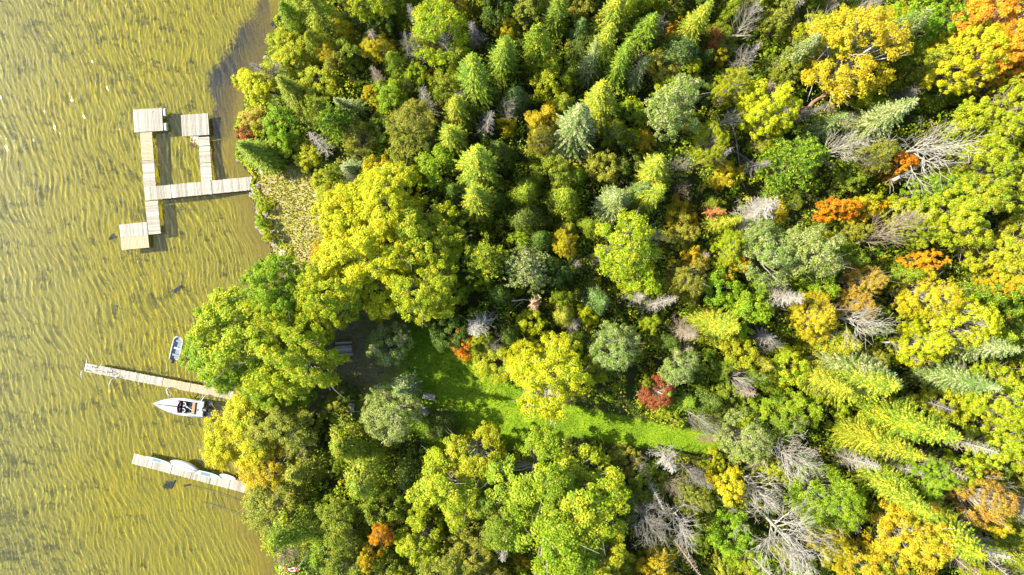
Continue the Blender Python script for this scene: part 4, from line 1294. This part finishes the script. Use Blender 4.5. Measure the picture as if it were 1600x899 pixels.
# sunken and drifting bits
for px, py, l, w, a_, nm, lb in ((277, 452, .95, .34, 38, 'sunken_board', 'dark short board lying on the lake bed between the two piers'),
                                (270, 757, 1.0, .16, 62, 'sunken_log', 'dark sunken log below the lowest dock, farther from shore'),
                                (293, 758, .8, .18, 12, 'sunken_log', 'dark sunken log below the lowest dock, beside the ramp rails')):
    x, y = P(px, py, -.8); z = float(bed_z(np.array(x), np.array(y)))
    t = obj(nm, MB().box((0, 0, 0), (l, w, .12), bev=.03).mesh(nm, WOOD_DARK), None, (x, y, z + .1), (0, 0, math.radians(a_)))
    tag(t, lb, nm.split('_')[1])

# ------------------------------------------------------------ picnic tables and bench on the lawn
def picnic(label, px, py, rz, w=1.75):
    g = float(land_z(*[np.array(k) for k in P(px, py, 1.4)]))
    x, y = P(px, py, g + .7)
    t = thing('picnic_table', label, 'picnic table', (x, y, g), rz, 'picnic tables on the lawn')
    me = MB().box((0, 0, 0), (w, .135, .04), bev=.006).mesh('plank', WOOD)
    for k in range(5): obj('plank', me, t, (0, (k - 2) * .148, .75))
    for sy in (-1, 1):
        for k in range(2): obj('seat_plank', me, t, (0, sy * (.55 + k * .148), .45))
    for sx in (-1, 1):
        x_ = sx * w * .32
        for sy in (-1, 1): obj('leg', MB().tube([(x_, sy * .62, 0), (x_, sy * .22, .72)], .045, 4).mesh('leg', WOOD_DARK), t)
        obj('crossbar', MB().box((x_, 0, .40), (.05, 1.55, .09)).box((x_, 0, .70), (.05, .7, .07)).mesh('crossbar', WOOD_DARK), t)


picnic('grey picnic table half hidden by the bright maple on the upper lawn', 537, 546, math.radians(4))
picnic('grey picnic table among shrubs at the lower edge of the lawn', 541, 635, math.radians(-3))


def bench(label, px, py, rz, w=1.25):
    g = float(land_z(*[np.array(k) for k in P(px, py, 1.4)]))
    x, y = P(px, py, g + .4)
    t = thing('garden_bench', label, 'bench', (x, y, g), rz, 'benches by the pale poplar')
    me = MB().box((0, 0, 0), (w, .11, .035), bev=.005).mesh('slat', WOOD)
    for k in range(5): obj('slat', me, t, (0, (k - 2) * .122, .44))
    for k in range(3): obj('back_slat', me, t, (0, .37 + k * .03, .58 + k * .14), (math.radians(75), 0, 0))
    for sx in (-1, 1):
        for sy in (-1, 1): obj('leg', MB().box((sx * (w / 2 - .07), sy * .25, .21), (.07, .07, .42)).mesh('leg', WOOD_DARK), t)
        obj('armrest', MB().box((sx * (w / 2 - .03), .03, .66), (.07, .6, .04), bev=.01).box((sx * (w / 2 - .03), -.22, .55), (.05, .05, .2)).mesh('armrest', WHITEP), t)


bench('small wooden bench right of the pale poplar, out on the open lawn', 670.5, 620, math.radians(-10))
bench('slanted grey bench partly under the pale poplar at the lawn edge', 661, 641, math.radians(-48), 1.4)
g = 1.0; x, y = P(483, 465, 1.5)
ch = thing('garden_chair', 'white garden chair glimpsed through the leaves of the shoreline maples', 'chair', (x, y, float(land_z(np.array(x), np.array(y)))), .4)
obj('seat', MB().box((0, 0, .42), (.55, .5, .05), bev=.015).mesh('seat', WHITEP), ch)
obj('backrest', MB().box((0, .27, .72), (.55, .05, .58), rx=-.2, bev=.015).mesh('backrest', WHITEP), ch)
for sx in (-1, 1):
    for sy in (-1, 1): obj('leg', MB().box((sx * .24, sy * .2, .21), (.05, .05, .42)).mesh('leg', WHITEP), ch)

# ------------------------------------------------------------ flag
FX, FY = P(468, 883, 6.2)
gz0 = float(land_z(np.array(FX), np.array(FY)))
fl = thing('flagpole', 'pole flying a red and white maple leaf flag at the bottom shore', 'flag', (FX, FY, gz0), 0)
obj('pole', MB().tube([(0, 0, -.2), (0, 0, 6.5)], [.05, .03], 8).mesh('pole', PIPEW, True), fl)
FRED = plain('flag_red', (.72, .03, .02), .7, (.62, .025, .02), 3)
FWH = plain('flag_white', (.82, .82, .80), .7, (.76, .76, .75), 3)
leaf = [(0, -.50), (.03, -.50), (.02, -.27), (.30, -.32), (.25, -.20), (.50, .02), (.44, .06), (.48, .22), (.34, .19), (.31, .25), (.20, .12), (.22, .36), (.13, .31), (0, .50)]
leaf = leaf + [(-a, b) for a, b in reversed(leaf[:-1])]
nx, ny = 41, 21
fw, fh = 1.35, .72


def cloth(u, v):       # u along the fly, v down
    x = -u * fw * .93; z = 6.3 - v * fh * .62 - .12 * u
    return (x, -v * fh * .72 + .07 * math.sin(u * 8 + v), z + .05 * math.sin(u * 9 + 1))


vv = [cloth(i / (nx - 1), j / (ny - 1)) for j in range(ny) for i in range(nx)]
qs = []; mi = []
for j in range(ny - 1):
    for i in range(nx - 1):
        qs.append((j * nx + i, j * nx + i + 1, (j + 1) * nx + i + 1, (j + 1) * nx + i))
        u = (i + .5) / (nx - 1); w_ = (j + .5) / (ny - 1)
        mi.append(0 if (u < .25 or u > .75) else (0 if bool(in_poly((u - .5) * 2.0, (.5 - w_) * 1.15, leaf)) else 1))
obj('cloth', npmesh('cloth', vv, np.array(qs), mats=[FRED, FWH], midx=mi), fl)

# ------------------------------------------------------------ rocks, logs
def rock_mesh(seed, s=1.0):
    r = np.random.RandomState(seed)
    import bmesh
    bm = bmesh.new(); bmesh.ops.create_icosphere(bm, subdivisions=1, radius=1)
    me = bpy.data.meshes.new('rock')
    for v in bm.verts:
        v.co *= .75 + .5 * r.rand(); v.co.z *= .6
    bm.to_mesh(me); bm.free(); me.materials.append(ROCK); return me


ROCKS = [rock_mesh(i) for i in range(6)]
rr = random.Random(3)
rk = MB()
for k in range(190):
    py = rr.uniform(292, 440) if k < 130 else rr.uniform(-40, 930); y = (449.5 - py) * S
    x = float(shore_x(np.array(y))) + rr.gauss(.15, .38)
    zz = float(land_z(np.array(x), np.array(y)))
    me = ROCKS[k % 6]; v = np.zeros(len(me.vertices) * 3); me.vertices.foreach_get('co', v); v = v.reshape(-1, 3) * rr.uniform(.12, .34) * [1.2, .9, 1]
    a = rr.uniform(0, 6.28); v = v @ np.array([[math.cos(a), math.sin(a), 0], [-math.sin(a), math.cos(a), 0], [0, 0, 1]])
    rk.add(v + [x, y, max(zz, -.35) + .04], f3=[tuple(p.vertices) for p in me.polygons])
tag(obj('shore_rubble', rk.mesh('shore_rubble', ROCK)), kind='stuff')
for px, py, s, lb in ((443, 396, .5, 'large pale rock beside the meadow, farthest down the rocky shore'), (431, 417, .38, 'smaller pale rock just above the bright green maple by the water'), (410, 268, .35, 'pale rock above the shore end of the H-shaped dock'),
                      (447, 893, .55, 'pale rock at the bottom shore beside the flag'), (440, 886, .35, 'small pale rock above its larger neighbour at the bottom shore')):
    x, y = P(px, py, .4)
    o = obj('rock', ROCKS[int(px) % 6].copy(), None, (x, y, float(land_z(np.array(x), np.array(y))) + .12), (0, 0, px), (s, s * .8, s)); o.data.materials[0] = ROCKW
    tag(o, lb, 'rock')


def log(label, a, b, rad, z, mat):
    p = Vector((*P(*a, z), z)); q_ = Vector((*P(*b, z * .8), z * .8)); d = q_ - p
    t = thing('fallen_log', label, 'log', tuple(p), 0, 'fallen logs in the wood')
    obj('stem', MB().tube(curve((0, 0, 0), tuple(d), (.1, .1, .1), 6, .05), np.linspace(rad, rad * .5, 6), 7).mesh('stem', mat, True), t)
    r = np.random.RandomState(int(a[0]))
    for k in range(5):
        s = r.uniform(.4, .95); e = d * s + Vector(r.normal(size=3) * .55) + Vector((0, 0, .4))
        obj('branch', MB().tube([tuple(d * s), tuple(e)], [rad * .35, rad * .12], 4).mesh('branch', mat, True), t)


log('pale slim log lying across the reddish shrub at the top', (1121, 58), (1182, 57), .13, 6.0, DEADW['white'])
log('pale slanting log below the reddish shrub at the top', (1128, 70), (1172, 100), .12, 5.0, DEADW['white'])
log('brown thick log between the yellow maple and the golden birch', (1254, 176), (1292, 145), .24, 6.0, DEADW['pink'])
log('pale broken log left of the brown thick one', (1248, 182), (1276, 176), .12, 5.0, DEADW['tan'])
log('long white log under the large bare tree on the right', (1395, 282), (1478, 236), .17, 8.0, DEADW['white'])
log('thin dark log slanting across the gap right of the path', (1120, 644), (1168, 612), .11, 3.5, DEADW['tan'])
log('pale log between the birch and the orange-gold one at lower right', (1304, 832), (1342, 854), .15, 6.0, DEADW['tan'])
log('short white log left of the pinkish brown conifer', (800, 470), (838, 472), .07, 6.0, DEADW['white'])
log('thin log crossing the dark gap right of the top poplar', (1140, 235), (1196, 268), .08, 3.0, DEADW['grey'])
log('upright-looking thin log in the dark gap right of the top poplar', (1142, 190), (1160, 290), .07, 4.0, DEADW['grey'])
log('thin brown log in the dark gap left of the top poplar', (962, 296), (992, 252), .07, 3.0, DEADW['tan'])

# ------------------------------------------------------------ undergrowth and grass (nobody could count these)
def scatter_mask(px, py):
    x, y = np.vectorize(lambda a, b: P(a, b, 1))(px, py)
    return x, y


def undergrowth(name, mat, n, per, seed, hmin, hmax, size, leaf):
    r = np.random.RandomState(seed)
    x = r.uniform(-33, 62, n); y = r.uniform(-37, 37, n)
    d = x - shore_x(y)
    pl = poly_dist(x, y, LAWN); pm = poly_dist(x, y, MEADOW)
    ok = (d > .5) & (pl < -.35) & (pm < -.1)
    x = x[ok]; y = y[ok]; d = d[ok]; pl = pl[ok]
    h = r.uniform(hmin, hmax, len(x)) * np.clip(.35 + d / 6, .3, 1) * np.clip(.35 - pl / 4, .35, 1)
    z = land_z(x, y) + h * .55
    idx = np.repeat(np.arange(len(x)), per)
    o = unit(r.normal(size=(len(idx), 3))); o[:, 2] = np.abs(o[:, 2])
    sc = size * r.uniform(.5, 1.3, len(x))[idx]
    p = np.stack([x[idx], y[idx], z[idx]], 1) + o * (sc * r.uniform(.3, 1, len(idx)) ** .5)[:, None] * np.stack([np.ones(len(idx)), np.ones(len(idx)), (h[idx] / sc) * .6], 1)
    sz = leaf * r.uniform(.6, 1.4, len(idx))
    v, f = cards(p, o * .7 + [0, 0, .6] + r.normal(size=o.shape) * .4, sz, sz * .7, r)
    tag(obj(name, npmesh(name, v, f, mat)), kind='stuff')


undergrowth('undergrowth', LM['bgreen'], 3600, 50, 1, .8, 3.4, .85, .20)
undergrowth('undergrowth', LM['olive'], 2200, 46, 2, .8, 3.6, .8, .19)
undergrowth('undergrowth', LM['ygreen'], 1900, 46, 3, .8, 4.0, .75, .19)
undergrowth('undergrowth', LM['gold'], 420, 36, 4, .8, 4.0, .6, .17)

GRASS = plain('grass_blade', (.14, .25, .010), .7, (.22, .31, .012), .9, .2)
GRASSD = plain('meadow_grass', (.28, .33, .025), .8, (.36, .32, .09), .9, .2)


def grass(name, mat, poly, n, seed, h, edge=-.5):
    r = np.random.RandomState(seed)
    xs = [p[0] for p in poly]; ys = [p[1] for p in poly]
    x = r.uniform(min(xs) - 1, max(xs) + 1, n); y = r.uniform(min(ys) - 1, max(ys) + 1, n)
    ok = (poly_dist(x, y, poly) > edge + r.uniform(-.5, .5, n)) & (x > shore_x(y) + .15)
    x = x[ok]; y = y[ok]; z = land_z(x, y); m = len(x)
    a = r.uniform(0, 6.28, m); hh = h * r.uniform(.5, 1.5, m); w = .035 + .05 * r.rand(m)
    d = np.stack([np.cos(a), np.sin(a), np.zeros(m)], 1); b = np.stack([x, y, z - .01], 1)
    tp = b + r.normal(size=(m, 3)) * (h * .45) ; tp[:, 2] = z + hh
    v = np.stack([b - d * w[:, None], b + d * w[:, None], tp], 1).reshape(-1, 3)
    tag(obj(name, npmesh(name, v, np.arange(m * 3).reshape(m, 3), mat)), kind='stuff')


grass('lawn_grass', GRASS, LAWN, 60000, 21, .10)
grass('meadow_grass', GRASSD, MEADOW, 15000, 22, .15)
# reeds and low plants along the water line
r_ = np.random.RandomState(31)
yy = r_.uniform(-36, 36, 11000); xx = shore_x(yy) + r_.uniform(.0, 1.5, len(yy)) * (.25 + 1.2 * (.5 + .5 * np.sin(yy * 2.1 + 1.5 * np.sin(yy * .9))) ** 2); zz = np.maximum(land_z(xx, yy), 0)
nn = r_.normal(size=(len(yy), 3)) * .5 + [0, 0, .8]
v, f = cards(np.stack([xx, yy, zz + r_.uniform(.05, .5, len(yy))], 1), nn, .26 * r_.uniform(.6, 1.4, len(yy)), .10, r_)
tag(obj('shore_plants', npmesh('shore_plants', v, f, LM['ygreen'])), kind='stuff')
